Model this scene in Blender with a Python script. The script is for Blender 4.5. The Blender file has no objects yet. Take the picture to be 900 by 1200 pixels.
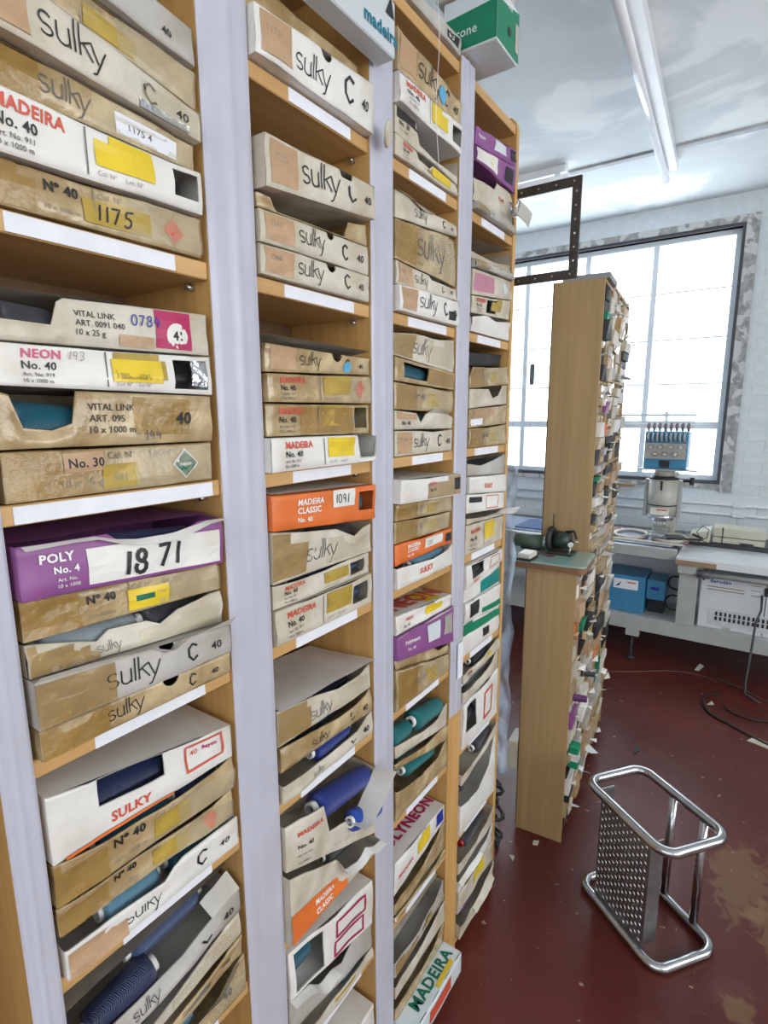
import bpy, math, random
from mathutils import Vector, Matrix, noise
random.seed(7)
sc = bpy.context.scene
col = sc.collection
# ------------------------------------------------------------------ camera
FPX, CX, CY, CAMH = 645.0, 450.0, 600.0, 1.6
def _v(p): return Vector((p[0]-CX, p[1]-CY, FPX))
_Y = _v((900, 482)).normalized()
_D = _v((472, 4104)); _D = (_D - _Y*_D.dot(_Y)).normalized()
_Z = -_D
_X = _Y.cross(_Z)
RM = Matrix((_X, _Y, _Z))                       # photo axes (right, down, forward) to the room
CAM = Vector((0, 0, CAMH))
cd = bpy.data.cameras.new('camera'); cam = bpy.data.objects.new('camera', cd); col.objects.link(cam)
cd.sensor_fit = 'HORIZONTAL'; cd.sensor_width = 36; cd.lens = 36*FPX/900; cd.clip_start = .02; cd.clip_end = 100
m = Matrix.Identity(4)
for r in range(3):
    m[r][0] = RM[r][0]; m[r][1] = -RM[r][1]; m[r][2] = -RM[r][2]; m[r][3] = CAM[r]
cam.matrix_world = m
sc.camera = cam
# ------------------------------------------------------------------ daylight
w = bpy.data.worlds.new('overcast_sky'); sc.world = w; w.use_nodes = True
bg = w.node_tree.nodes['Background']; bg.inputs[0].default_value = (.90, .96, 1.0, 1); bg.inputs[1].default_value = 4.0
def area(name, loc, rot, sx, sy, energy, colr):
    l = bpy.data.lights.new(name, 'AREA'); l.shape = 'RECTANGLE'; l.size = sx; l.size_y = sy; l.energy = energy; l.color = colr
    o = bpy.data.objects.new(name, l); col.objects.link(o); o.location = loc; o.rotation_euler = rot; return o
# daylight falling in through the window at the end of the room, the windows along the right wall and behind
area('window_daylight', (-1.2, 4.80, 1.98), (math.radians(-90), 0, 0), 2.0, 1.75, 85, (.88, .95, 1.0))
area('side_daylight', (3.34, .6, 1.85), (0, math.radians(90), 0), 1.9, 4.6, 120, (1.0, .985, .96))
area('rear_daylight', (.6, -2.62, 1.85), (math.radians(90), 0, 0), 3.6, 1.7, 9, (.97, .98, 1.0))
vs = sc.view_settings
vs.view_transform = 'Standard'; vs.look = 'None'; vs.exposure = -0.68; vs.gamma = 1.0; vs.use_curve_mapping = False

# ------------------------------------------------------------------ helpers
def ray(px, py): return RM @ Vector((px-CX, py-CY, FPX))
def at(px, py, ax, val):
    v = ray(px, py); return CAM + v*((val-CAM[ax])/v[ax])
MATS = {}
def mat(name, c, rough=.6, var=.12, scale=25, bump=0, metal=0, c2=None, amt=.5, stretch=(1,1,1), lo=.45, hi=.6, alpha=1, trans=0, coat=0, emit=0, bscale=None):
    if name in MATS: return MATS[name]
    M = bpy.data.materials.new(name); M.use_nodes = True
    nt = M.node_tree; N = nt.nodes; L = nt.links; b = N['Principled BSDF']
    tc = N.new('ShaderNodeTexCoord'); mp = N.new('ShaderNodeMapping'); L.new(tc.outputs['Object'], mp.inputs[0]); mp.inputs['Scale'].default_value = stretch
    nz = N.new('ShaderNodeTexNoise'); nz.inputs['Scale'].default_value = scale; nz.inputs['Detail'].default_value = 5; L.new(mp.outputs[0], nz.inputs['Vector'])
    mx = N.new('ShaderNodeMix'); mx.data_type = 'RGBA'
    mr = N.new('ShaderNodeMapRange'); mr.inputs[1].default_value = .3; mr.inputs[2].default_value = .7; L.new(nz.outputs[0], mr.inputs[0])
    L.new(mr.outputs[0], mx.inputs[0])
    mx.inputs[6].default_value = (*[x*(1-var) for x in c], 1); mx.inputs[7].default_value = (*[min(1, x*(1+var)) for x in c], 1)
    outc = mx.outputs[2]
    if c2:
        n2 = N.new('ShaderNodeTexNoise'); n2.inputs['Scale'].default_value = scale*.35; n2.inputs['Detail'].default_value = 4; n2.inputs['Distortion'].default_value = .6
        L.new(mp.outputs[0], n2.inputs['Vector'])
        r2 = N.new('ShaderNodeMapRange'); r2.inputs[1].default_value = lo; r2.inputs[2].default_value = hi; r2.inputs[4].default_value = amt; L.new(n2.outputs[0], r2.inputs[0])
        m2 = N.new('ShaderNodeMix'); m2.data_type = 'RGBA'; L.new(r2.outputs[0], m2.inputs[0]); L.new(outc, m2.inputs[6]); m2.inputs[7].default_value = (*c2, 1)
        outc = m2.outputs[2]
    L.new(outc, b.inputs['Base Color'])
    b.inputs['Roughness'].default_value = rough; b.inputs['Metallic'].default_value = metal; b.inputs['Alpha'].default_value = alpha
    b.inputs['Transmission Weight'].default_value = trans; b.inputs['Coat Weight'].default_value = coat; b.inputs['Coat Roughness'].default_value = .15
    if emit: L.new(outc, b.inputs['Emission Color']); b.inputs['Emission Strength'].default_value = emit
    if bump:
        n3 = N.new('ShaderNodeTexNoise'); n3.inputs['Scale'].default_value = bscale or scale*2; n3.inputs['Detail'].default_value = 4; L.new(mp.outputs[0], n3.inputs['Vector'])
        bp = N.new('ShaderNodeBump'); bp.inputs['Strength'].default_value = bump; bp.inputs['Distance'].default_value = .01; L.new(n3.outputs[0], bp.inputs['Height']); L.new(bp.outputs[0], b.inputs['Normal'])
    MATS[name] = M; return M
class MB:
    def __init__(s): s.v = []; s.f = []; s.sm = []
    def add(s, vs, fs, smooth=False):
        k = len(s.v); s.v += [Vector(p) for p in vs]; s.f += [tuple(i+k for i in f) for f in fs]; s.sm += [smooth]*len(fs); return s
    def box(s, x0, x1, y0, y1, z0, z1, b=0):
        if b <= 0:
            return s.add([(x0,y0,z0),(x1,y0,z0),(x1,y1,z0),(x0,y1,z0),(x0,y0,z1),(x1,y0,z1),(x1,y1,z1),(x0,y1,z1)],
                  [(0,3,2,1),(4,5,6,7),(0,1,5,4),(1,2,6,5),(2,3,7,6),(3,0,4,7)])
        vs = []; idx = {}
        for ix, X in enumerate((x0, x1)):
            for iy, Y in enumerate((y0, y1)):
                for iz, Z in enumerate((z0, z1)):
                    sx = b if ix == 0 else -b; sy = b if iy == 0 else -b; sz = b if iz == 0 else -b
                    for k, p in enumerate(((X, Y+sy, Z+sz), (X+sx, Y, Z+sz), (X+sx, Y+sy, Z))):
                        idx[ix,iy,iz,k] = len(vs); vs.append(p)
        I = idx; fs = []
        for a in (0, 1):
            q = [I[a,0,0,0], I[a,1,0,0], I[a,1,1,0], I[a,0,1,0]]; fs.append(q if a else q[::-1])
            q = [I[0,a,0,1], I[0,a,1,1], I[1,a,1,1], I[1,a,0,1]]; fs.append(q if a else q[::-1])
            q = [I[0,0,a,2], I[1,0,a,2], I[1,1,a,2], I[0,1,a,2]]; fs.append(q if a else q[::-1])
        for a in (0, 1):
            for c in (0, 1):
                fs.append((I[a,c,0,0], I[a,c,1,0], I[a,c,1,1], I[a,c,0,1]))
                fs.append((I[a,0,c,0], I[a,1,c,0], I[a,1,c,2], I[a,0,c,2]))
                fs.append((I[0,a,c,1], I[1,a,c,1], I[1,a,c,2], I[0,a,c,2]))
        for a in (0, 1):
            for c in (0, 1):
                for d in (0, 1): fs.append((I[a,c,d,0], I[a,c,d,1], I[a,c,d,2]))
        return s.add(vs, fs)
    def tube(s, pts, r, n=10, closed=False, cap=True):
        P = [Vector(p) for p in pts]; k = len(P); rr = r if isinstance(r, (list, tuple)) else [r]*k; vs = []; up = None
        for i in range(k):
            if closed: t = P[(i+1) % k]-P[i-1]
            else: t = P[min(i+1, k-1)]-P[max(i-1, 0)]
            t = t.normalized() if t.length > 1e-9 else Vector((0,0,1))
            if up is None: up = t.orthogonal().normalized()
            up = (up - t*up.dot(t)); up = up.normalized() if up.length > 1e-6 else t.orthogonal().normalized()
            sd = t.cross(up)
            for j in range(n):
                a = 2*math.pi*j/n; vs.append(P[i]+(up*math.cos(a)+sd*math.sin(a))*rr[i])
        fs = []
        for i in range(k if closed else k-1):
            for j in range(n):
                a = i*n+j; b = i*n+(j+1) % n; i2 = (i+1) % k; fs.append((a, b, i2*n+(j+1) % n, i2*n+j))
        s.add(vs, fs, True)
        if cap and not closed:
            o = len(s.v)-len(vs); s.f += [tuple(o+j for j in range(n))[::-1], tuple(o+(k-1)*n+j for j in range(n))]; s.sm += [False, False]
        return s
    def grid(s, fn, nu, nv, smooth=True, flip=False):
        vs = [fn(i/nu, j/nv) for i in range(nu+1) for j in range(nv+1)]; fs = []
        for i in range(nu):
            for j in range(nv):
                a = i*(nv+1)+j; q = (a, a+nv+1, a+nv+2, a+1); fs.append(q[::-1] if flip else q)
        return s.add(vs, fs, smooth)
    def build(s, name, M, parent=None, origin=(0,0,0), rz=0):
        me = bpy.data.meshes.new(name); o3 = Vector(origin)
        vs = [p-o3 for p in s.v] if parent is None else s.v
        me.from_pydata([tuple(p) for p in vs], [], s.f); me.polygons.foreach_set('use_smooth', s.sm); me.materials.append(M); me.update()
        o = bpy.data.objects.new(name, me); col.objects.link(o)
        if parent is not None: o.parent = parent
        else: o.location = o3; o.rotation_euler = (0, 0, rz)
        return o
def tag(o, label=None, cat=None, group=None, kind=None):
    if label: o['label'] = label
    if cat: o['category'] = cat
    if group: o['group'] = group
    if kind: o['kind'] = kind
    return o
def thing(name, label, cat, loc=(0,0,0), rz=0, group=None):
    o = bpy.data.objects.new(name, None); col.objects.link(o); o.location = loc; o.rotation_euler = (0, 0, rz); o.empty_display_size = .05
    return tag(o, label, cat, group)
class Part:
    """meshes given in room coordinates, stored under an Empty that stands at base"""
    def __init__(s, root, base): s.root = root; s.b = Vector(base)
    def __call__(s, name, mb, M, parent=None, label=None, kind=None):
        mb.v = [p-s.b for p in mb.v]
        o = mb.build(name, M, parent or s.root); return tag(o, label, None, None, kind)
def struct(name, mb, M, parent=None):
    o = mb.build(name, M, parent)
    if parent is None: o['kind'] = 'structure'
    return o

# ---- lettering
FONT = {}
def font(text, bold=0):
    k = (text, bold)
    if k not in FONT:
        cu = bpy.data.curves.new('t', 'FONT'); cu.body = text; cu.size = 1; cu.resolution_u = 2; cu.offset = bold; cu.space_character = 1.0 + bold*2
        o = bpy.data.objects.new('t', cu); col.objects.link(o); bpy.context.view_layer.update()
        me = o.evaluated_get(bpy.context.evaluated_depsgraph_get()).to_mesh()
        k0 = .70
        vs = [(v.co.x/k0, v.co.y/k0) for v in me.vertices]; fs = [tuple(p.vertices) for p in me.polygons]
        o.to_mesh_clear(); bpy.data.objects.remove(o); bpy.data.curves.remove(cu)
        mn = min((v[0] for v in vs), default=0); vs = [(a-mn, b) for a, b in vs]
        FONT[k] = (vs, fs)
    return FONT[k]
def arcp(cx, cy, rx, ry, a0, a1, n=8): return [(cx+rx*math.cos(math.radians(a0+(a1-a0)*i/n)), cy+ry*math.sin(math.radians(a0+(a1-a0)*i/n))) for i in range(n+1)]
SCRIPT = [arcp(.40,.74,.33,.26,35,250,8)+arcp(.42,.25,.34,.25,75,-150,8), [(1.0,1.0),(1.0,.35)]+arcp(1.34,.32,.34,.32,180,350,7), [(1.68,1.0),(1.68,0)], [(1.96,1.62),(1.96,0)],
          [(2.24,1.62),(2.24,0)], [(2.24,.6),(2.95,1.02),(3.32,.05)], [(2.46,.72),(2.98,0)], [(3.85,1.0),(3.12,-.55),(2.9,-.6)]]
DIG = {'0': [arcp(.3,.5,.28,.5,90,450,12)], '1': [[(.25,1),(.2,0)]], '2': [arcp(.3,.72,.26,.28,150,-30,6)+[(.0,0),(.6,.02)]], '3': [arcp(.28,.74,.25,.26,140,-80,6)+arcp(.28,.25,.28,.25,80,-140,6)],
       '4': [[(.3,1),(.05,.42),(.6,.45)], [(.48,.75),(.42,0)]], '5': [[(.65,1.0),(.2,.95),(.15,.58)]+arcp(.28,.3,.26,.3,80,-140,6)], '6': [[(.5,1),(.1,.4)]+arcp(.3,.25,.22,.25,160,-190,8)],
       '7': [[(0,.95),(.55,.98),(.2,0)]], '8': [arcp(.3,.75,.2,.24,-60,250,8)+arcp(.3,.25,.25,.26,100,-220,8)], '9': [arcp(.3,.72,.22,.26,0,330,8)+[(.5,.7),(.42,0)]], ' ': []}
def ribbons(polys, wd):
    vs = []; fs = []
    for P in polys:
        Q = []
        for i in range(len(P)-1):
            m_ = max(1, int(math.hypot(P[i+1][0]-P[i][0], P[i+1][1]-P[i][1])/.14)); Q += [(P[i][0]+(P[i+1][0]-P[i][0])*q/m_, P[i][1]+(P[i+1][1]-P[i][1])*q/m_) for q in range(m_)]
        P = Q+[P[-1]] if P else P
        k = len(vs); n = len(P)
        for i in range(n):
            a = P[max(i-1, 0)]; b = P[min(i+1, n-1)]; dx, dy = b[0]-a[0], b[1]-a[1]; l = math.hypot(dx, dy) or 1
            vs += [(P[i][0]-dy/l*wd/2, P[i][1]+dx/l*wd/2), (P[i][0]+dy/l*wd/2, P[i][1]-dx/l*wd/2)]
        fs += [(k+2*i, k+2*i+1, k+2*i+3, k+2*i+2) for i in range(n-1)]
    return vs, fs
def hand(text, wd=.11):
    polys = []; x = 0
    for ch in text:
        polys += [[(x+a+.12*b, b) for a, b in p] for p in DIG[ch]]; x += .5 if ch == '1' else .8
    return ribbons(polys, wd)

# ------------------------------------------------------------------ materials
WOOD = mat('beech_veneer', (.62, .36, .125), .42, .13, 3.2, .04, stretch=(18, 18, 1.2), c2=(.50, .27, .09), amt=.35)
WOODH = mat('beech_veneer_shelf', (.58, .35, .14), .42, .13, 3.2, .04, stretch=(18, 1.2, 18), c2=(.48, .26, .09), amt=.35)
OAK = mat('pale_oak_laminate', (.40, .265, .12), .5, .10, 3.0, .03, stretch=(22, 22, .8), c2=(.33, .21, .09), amt=.4)
BACKB = mat('brown_hardboard', (.16, .085, .035), .7, .15, 12)
COVER = mat('grey_white_plastic', (.50, .50, .575), .34, .06, 9, .03, c2=(.48,.48,.55), amt=.3)
PAPER = mat('white_label_paper', (.78, .79, .84), .7, .04, 30)
CREAM = mat('cream_carton', (.60, .555, .46), .5, .10, 24, .3, c2=(.40,.31,.19), amt=.6, lo=.47, hi=.66, bscale=30)
WHITE = mat('white_carton', (.76, .74, .70), .42, .05, 20, .12, c2=(.56,.50,.40), amt=.5, lo=.5, hi=.68)
GREYC = mat('grey_carton', (.47, .45, .41), .5, .1, 20, .25, c2=(.31,.27,.21), amt=.55, bscale=30)
TAN = mat('taped_brown_carton', (.50, .385, .215), .26, .20, 28, .6, c2=(.28,.17,.06), amt=.75, lo=.44, hi=.64, coat=.5, bscale=34)
KRAFT = mat('kraft_patch', (.50, .33, .20), .4, .14, 30, .1, c2=(.42,.25,.13), amt=.5)
ORANGE = mat('orange_carton', (.72, .17, .035), .42, .08, 20, .05)
PURPLE = mat('purple_carton', (.26, .085, .26), .4, .08, 20, .05)
GREEN = mat('green_carton', (.0, .20, .10), .4, .08, 20, .05)
TEAL = mat('teal_carton', (.0, .22, .20), .45, .08, 20, .05)
PALEB = mat('pale_blue_white_carton', (.66, .72, .74), .4, .05, 16, .05)
INSIDE = mat('raw_board', (.44, .37, .28), .75, .12, 20, .1)
YEL = mat('yellow_sticker', (.74, .54, .03), .32, .09, 22)
OCH = mat('ochre_sticker', (.42, .29, .05), .35, .15, 30)
TAPE = mat('aged_tape', (.40, .24, .06), .14, .25, 24, .6, alpha=.6, coat=.5)
CLEAR = mat('clear_tape', (.66, .58, .40), .07, .15, 20, .6, alpha=.30, coat=.7)
INK = mat('black_ink', (.018, .018, .02), .5, .05)
INKG = mat('grey_ink', (.13, .12, .12), .6, .05)
INKF = mat('faded_ink', (.30, .25, .19), .6, .05)
RED = mat('red_ink', (.62, .09, .05), .5, .05)
PINK = mat('pink_ink', (.62, .11, .22), .5, .05)
CRIM = mat('crimson_ink', (.42, .015, .10), .4, .05)
WINK = mat('white_ink', (.86, .85, .83), .5, .03)
BINK = mat('blue_ink', (.02, .03, .30), .5, .05)
TINK = mat('teal_ink', (.0, .16, .24), .5, .05)
GINK = mat('green_ink', (.0, .13, .08), .5, .05)
BLUED = mat('blue_disc', (.10, .38, .62), .35, .05)
FOIL = mat('foil', (.55, .56, .58), .2, .1, 30, .4, metal=.9)
BLACK = mat('black_card', (.02, .02, .022), .5, .1)
CORE = mat('white_plastic_core', (.78, .77, .74), .4, .03)
CORER = mat('red_plastic_core', (.45, .02, .02), .4, .03)
def thread_mat(name, c):
    if name in MATS: return MATS[name]
    M = mat(name, c, .32, .10, 20)
    nt = M.node_tree; N = nt.nodes; L = nt.links; b = N['Principled BSDF']; tc = N.new('ShaderNodeTexCoord')
    wv = N.new('ShaderNodeTexWave'); wv.inputs['Scale'].default_value = 260; wv.inputs['Distortion'].default_value = 1.5; L.new(tc.outputs['Object'], wv.inputs[0]); wv.bands_direction = 'DIAGONAL'
    bp = N.new('ShaderNodeBump'); bp.inputs['Strength'].default_value = .5; bp.inputs['Distance'].default_value = .002; L.new(wv.outputs[1], bp.inputs['Height']); L.new(bp.outputs[0], b.inputs['Normal'])
    b.inputs['Sheen Weight'].default_value = .08
    return M
TH = {'navy': thread_mat('navy_thread', (.012,.02,.07)), 'blue': thread_mat('blue_thread', (.016,.035,.22)), 'sky': thread_mat('light_blue_thread', (.12,.26,.36)), 'teal': thread_mat('teal_thread', (.008,.16,.17)),
      'dteal': thread_mat('dark_teal_thread', (.01,.10,.15)), 'black': thread_mat('black_thread', (.012,.012,.016)), 'grey': thread_mat('grey_thread', (.30,.35,.38)), 'slate': thread_mat('slate_blue_thread', (.05,.08,.17)),
      'steel': thread_mat('steel_blue_thread', (.03,.10,.17)), 'char': thread_mat('charcoal_thread', (.05,.05,.06)), 'royal': thread_mat('royal_blue_thread', (.02,.075,.42)), 'purple': thread_mat('purple_thread', (.12,.02,.14)), 'brown': thread_mat('brown_thread', (.10,.04,.03))}

# ------------------------------------------------------------------ the room
XL, XR, YB, YF, CZ = -2.7, 3.2, 4.6, -2.5, 3.02
def floor_mat():
    M = mat('red_painted_concrete', (.112, .024, .018), .30, .22, 2.2, .05, c2=(.075,.014,.011), amt=.6, bscale=30)
    M.node_tree.nodes['Principled BSDF'].inputs['Specular IOR Level'].default_value = .32
    nt = M.node_tree; N = nt.nodes; L = nt.links; b = N['Principled BSDF']
    tc = N.new('ShaderNodeTexCoord')
    src = b.inputs['Base Color'].links[0].from_socket
    def mask(scale, lo, hi, dist=0, st=(1,1,1)):
        mp = N.new('ShaderNodeMapping'); mp.inputs['Scale'].default_value = st; L.new(tc.outputs['Object'], mp.inputs[0])
        n = N.new('ShaderNodeTexNoise'); n.inputs['Scale'].default_value = scale; n.inputs['Detail'].default_value = 6; n.inputs['Distortion'].default_value = dist; L.new(mp.outputs[0], n.inputs['Vector'])
        r = N.new('ShaderNodeMapRange'); r.inputs[1].default_value = lo; r.inputs[2].default_value = hi; L.new(n.outputs[0], r.inputs[0]); return r.outputs[0], n
    def mixc(a, fac, c):
        m = N.new('ShaderNodeMix'); m.data_type = 'RGBA'; L.new(fac, m.inputs[0]); L.new(a, m.inputs[6]); m.inputs[7].default_value = (*c, 1); return m.outputs[2]
    def math_(op, a, b_):
        m = N.new('ShaderNodeMath'); m.operation = op; L.new(a, m.inputs[0])
        if isinstance(b_, (int, float)): m.inputs[1].default_value = b_
        else: L.new(b_, m.inputs[1])
        return m.outputs[0]
    def blob(x, y, rx, ry):                # a worn patch of its own shape
        mp = N.new('ShaderNodeMapping'); mp.vector_type = 'POINT'; mp.inputs['Location'].default_value = (-x/rx, -y/ry, 0); mp.inputs['Scale'].default_value = (1/rx, 1/ry, 0); L.new(tc.outputs['Object'], mp.inputs[0])
        ln = N.new('ShaderNodeVectorMath'); ln.operation = 'LENGTH'; L.new(mp.outputs[0], ln.inputs[0])
        _, n = mask(17, 0, 1, .9)
        s = math_('ADD', ln.outputs['Value'], math_('MULTIPLY', n.outputs[0], 1.7))
        r = N.new('ShaderNodeMapRange'); r.inputs[1].default_value = 1.62; r.inputs[2].default_value = 1.42; L.new(s, r.inputs[0]); return r.outputs[0]
    c = src
    f1, _ = mask(5, .60, .75, .4); c = mixc(c, math_('MULTIPLY', f1, .35), (.20,.085,.07))
    f2, _ = mask(30, .69, .715, .2); c = mixc(c, math_('MULTIPLY', f2, .8), (.40,.30,.22))
    f3, _ = mask(9, .74, .77, 1.5, (1, 3.5, 1)); c = mixc(c, math_('MULTIPLY', f3, .6), (.42,.34,.28))
    for bl in ((.08, 2.06, .13, .26), (.10, 1.56, .06, .07), (.19, 1.90, .12, .18)): c = mixc(c, math_('MULTIPLY', blob(*bl), .42), (.24,.155,.07))
    L.new(c, b.inputs['Base Color'])
    rn, _ = mask(4, .35, .7, .5); rr = N.new('ShaderNodeMapRange'); rr.inputs[3].default_value = .30; rr.inputs[4].default_value = .42; L.new(rn, rr.inputs[0]); L.new(rr.outputs[0], b.inputs['Roughness'])
    return M
struct('floor', MB().box(XL-.2, XR+.2, YF-.2, YB+.2, -.1, 0), floor_mat())
CEIL = mat('patched_ceiling_plaster', (.70, .745, .755), .75, .05, 3.2, .04, c2=(.93,.95,.94), amt=.75, lo=.50, hi=.56, stretch=(1.3,1.6,1), bscale=14)
WALLP = mat('white_painted_masonry', (.70, .75, .78), .6, .05, 8, .08, bscale=30)
JOINT = mat('painted_mortar', (.69, .74, .77), .7, .05, 20)
struct('ceiling', MB().box(XL-.2, XR+.2, YF-.2, YB+.2, CZ, CZ+.1), CEIL)
# back wall with its window opening
WX0, WX1, WZ0, WZ1 = -2.25, -.255, 1.105, 2.815
wb = MB(); T = .22
wb.box(XL, WX0, YB, YB+T, 0, CZ); wb.box(WX1, XR, YB, YB+T, 0, CZ); wb.box(WX0, WX1, YB, YB+T, 0, WZ0); wb.box(WX0, WX1, YB, YB+T, WZ1, CZ)
wall_back = struct('wall_back', wb, JOINT)
bm_ = MB().box(-.107, .107, -.0035, .004, -.0345, .0345, .002)
bme = bpy.data.meshes.new('brick'); bme.from_pydata([tuple(p) for p in bm_.v], [], bm_.f); bme.materials.append(WALLP)
for r in range(39):
    z = .04+r*.0775
    for c in range(-8, 5):
        x = c*.222+(.111 if r % 2 else 0)
        inwin = x+.106 > WX0-.02 and x-.106 < WX1+.07 and z+.034 > WZ0-.05 and z-.034 < WZ1+.07
        if inwin or x < -1.95 or z < .6 or z > 2.98: continue
        o = bpy.data.objects.new('brick', bme); col.objects.link(o); o.parent = wall_back; o.location = (x, YB, z); o.rotation_euler = (random.uniform(-.006,.006), 0, random.uniform(-.006,.006))
struct('wall_left', MB().box(XL-.12, XL, YF, YB, 0, CZ), WALLP)
RWZ0, RWZ1, RWY0, RWY1 = .95, 2.75, -1.8, 2.9
wr = MB(); wr.box(XR, XR+.12, YF, RWY0, 0, CZ); wr.box(XR, XR+.12, RWY1, YB, 0, CZ); wr.box(XR, XR+.12, RWY0, RWY1, 0, RWZ0); wr.box(XR, XR+.12, RWY0, RWY1, RWZ1, CZ)
struct('wall_right', wr, WALLP)
wq = MB(); wq.box(XL, -1.3, YF-.12, YF, 0, CZ); wq.box(2.5, XR, YF-.12, YF, 0, CZ); wq.box(-1.3, 2.5, YF-.12, YF, 0, 1.0); wq.box(-1.3, 2.5, YF-.12, YF, 2.75, CZ)
struct('wall_rear', wq, WALLP)
FRM = mat('blue_white_window_paint', (.80, .87, .94), .4, .05, 10)
FRMD = mat('dark_window_frame', (.07, .07, .08), .5, .2, 20)
GLASS = bpy.data.materials.new('window_glass'); GLASS.use_nodes = True
_n = GLASS.node_tree.nodes; _l = GLASS.node_tree.links; _n.clear()
_tl = _n.new('ShaderNodeBsdfTranslucent'); _tl.inputs[0].default_value = (.9,.95,1,1); _m2 = _n.new('ShaderNodeMixShader'); _m2.inputs[0].default_value = .45
_o = _n.new('ShaderNodeOutputMaterial'); _mx = _n.new('ShaderNodeMixShader'); _t = _n.new('ShaderNodeBsdfTransparent'); _g = _n.new('ShaderNodeBsdfGlossy'); _g.inputs['Roughness'].default_value = .05
_nz = _n.new('ShaderNodeTexNoise'); _nz.inputs['Scale'].default_value = 3; _mr = _n.new('ShaderNodeMapRange'); _mr.inputs[3].default_value = .03; _mr.inputs[4].default_value = .08
_l.new(_nz.outputs[0], _mr.inputs[0]); _l.new(_mr.outputs[0], _mx.inputs[0]); _l.new(_t.outputs[0], _m2.inputs[1]); _l.new(_tl.outputs[0], _m2.inputs[2]); _l.new(_m2.outputs[0], _mx.inputs[1]); _l.new(_g.outputs[0], _mx.inputs[2]); _l.new(_mx.outputs[0], _o.inputs[0])
win = bpy.data.objects.new('window_1', None); col.objects.link(win); win['kind'] = 'structure'; win.location = (-1.25, YB+.08, WZ0)
WP = Part(win, win.location)
fy0, fy1 = YB+.05, YB+.10
mb = MB(); t = .035
mb.box(WX0, WX0+t, fy0, fy1, WZ0, WZ1); mb.box(WX1-t, WX1, fy0, fy1, WZ0, WZ1); mb.box(WX0+t, WX1-t, fy0, fy1, WZ0, WZ0+t); mb.box(WX0+t, WX1-t, fy0, fy1, WZ1-t, WZ1)
WP('window_frame', mb, FRM)
mb = MB(); t2 = .016
mb.box(WX0-.02, WX0, YB-.012, fy0, WZ0-.02, WZ1+.02); mb.box(WX1, WX1+.02, YB-.012, fy0, WZ0-.02, WZ1+.02); mb.box(WX0, WX1, YB-.012, fy0, WZ0-.02, WZ0); mb.box(WX0, WX1, YB-.012, fy0, WZ1, WZ1+.02)
WP('outer_frame', mb, FRMD)
mx_ = [-1.74, -1.26, -.78]
for x in mx_: WP('mullion', MB().box(x-.019, x+.019, fy0+.004, fy1-.004, WZ0+.035, WZ1-.035), FRM)
xs = [WX0+.035]+mx_+[WX1-.035]
for i in range(4):
    a, b = xs[i]+(.019 if i else 0), xs[i+1]-(.019 if i < 3 else 0)
    WP('transom', MB().box(a, b, fy0+.006, fy1-.006, 1.475, 1.525), FRM)
    for z in (1.80, 2.12, 2.45): WP('glazing_bar', MB().box(a, b, fy0+.018, fy1-.018, z-.005, z+.005), FRM)
    zs = [WZ0+.035, 1.475, 1.525, 1.80, 2.12, 2.45, WZ1-.035]
    for z0, z1 in ((zs[0], 1.475), (1.525, 1.793), (1.807, 2.113), (2.127, 2.443), (2.457, WZ1-.035)):
        WP('pane', MB().box(a, b, YB+.074, YB+.078, z0, z1), GLASS)
for k in range(14):
    x = WX0+.10+k*.136
    if all(abs(x-q) > .05 for q in mx_): WP('security_bar', MB().tube([(x, YB+.125, WZ0+.01), (x, YB+.125, WZ1-.01)], .005, 6), FRM)
# peeling grey surround and the bare sill board
SURR = mat('peeling_grey_surround', (.34, .34, .33), .7, .3, 30, .2, c2=(.62,.63,.62), amt=.9, lo=.5, hi=.54)
mb = MB(); g = .075
mb.box(WX0-.02-g, WX0-.02, YB-.02, YB-.005, WZ0-g, WZ1+.02+.045); mb.box(WX1+.02, WX1+.02+g, YB-.02, YB-.005, WZ0-g, WZ1+.02+.045)
mb.box(WX0-.02, WX1+.02, YB-.02, YB-.005, WZ1+.02, WZ1+.065); mb.box(WX0-.02, WX1+.02, YB-.02, YB-.005, WZ0-.055, WZ0-.02)
struct('trim_1', mb, SURR)
o = MB().box(-1.30, -.80, YB-.055, YB-.008, 1.03, 1.05).build('sill_board', mat('bare_wood', (.34,.22,.12), .6, .2, 8), None, (-1.05, YB-.03, 1.03)); tag(o, 'narrow bare wood board fixed under the window behind the machine', 'board')
for z, x1, n in ((.945, .9, 'upper'), (.875, .9, 'lower')):
    o = MB().tube([(-1.9, YB-.014, z), (x1, YB-.014, z-.004)], .011, 8).build('wall_conduit', PAPER, None, (-.5, YB-.014, z)); tag(o, n+' of two thin white conduits running along the wall below the window', 'conduit')
    MB().box(-.14, -.06, YB-.03, YB-.0, z-.018, z+.016, .003).build('junction_cover', PAPER, o).location = -Vector((-.5, YB-.014, z))
# right and rear windows (behind the viewer)
for nm, segs in (('window_2', [(XR+.04, XR+.08, RWY0, RWY1, RWZ0, RWZ1, 1)]), ('window_3', [(-1.3, 2.5, YF-.08, YF-.04, 1.0, 2.75, 0)])):
    x0, x1, y0, y1, z0, z1, ax = segs[0]; mb = MB(); t = .05
    L0, L1 = (y0, y1) if ax else (x0, x1)
    def bar(a, b, c, d):
        if ax: mb.box(x0, x1, a, b, c, d)
        else: mb.box(a, b, y0, y1, c, d)
    bar(L0, L0+t, z0, z1); bar(L1-t, L1, z0, z1); bar(L0, L1, z0, z0+t); bar(L0, L1, z1-t, z1)
    for k in range(1, 4): q = L0+(L1-L0)*k/4; bar(q-.02, q+.02, z0, z1)
    struct(nm, mb, FRM)
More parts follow.
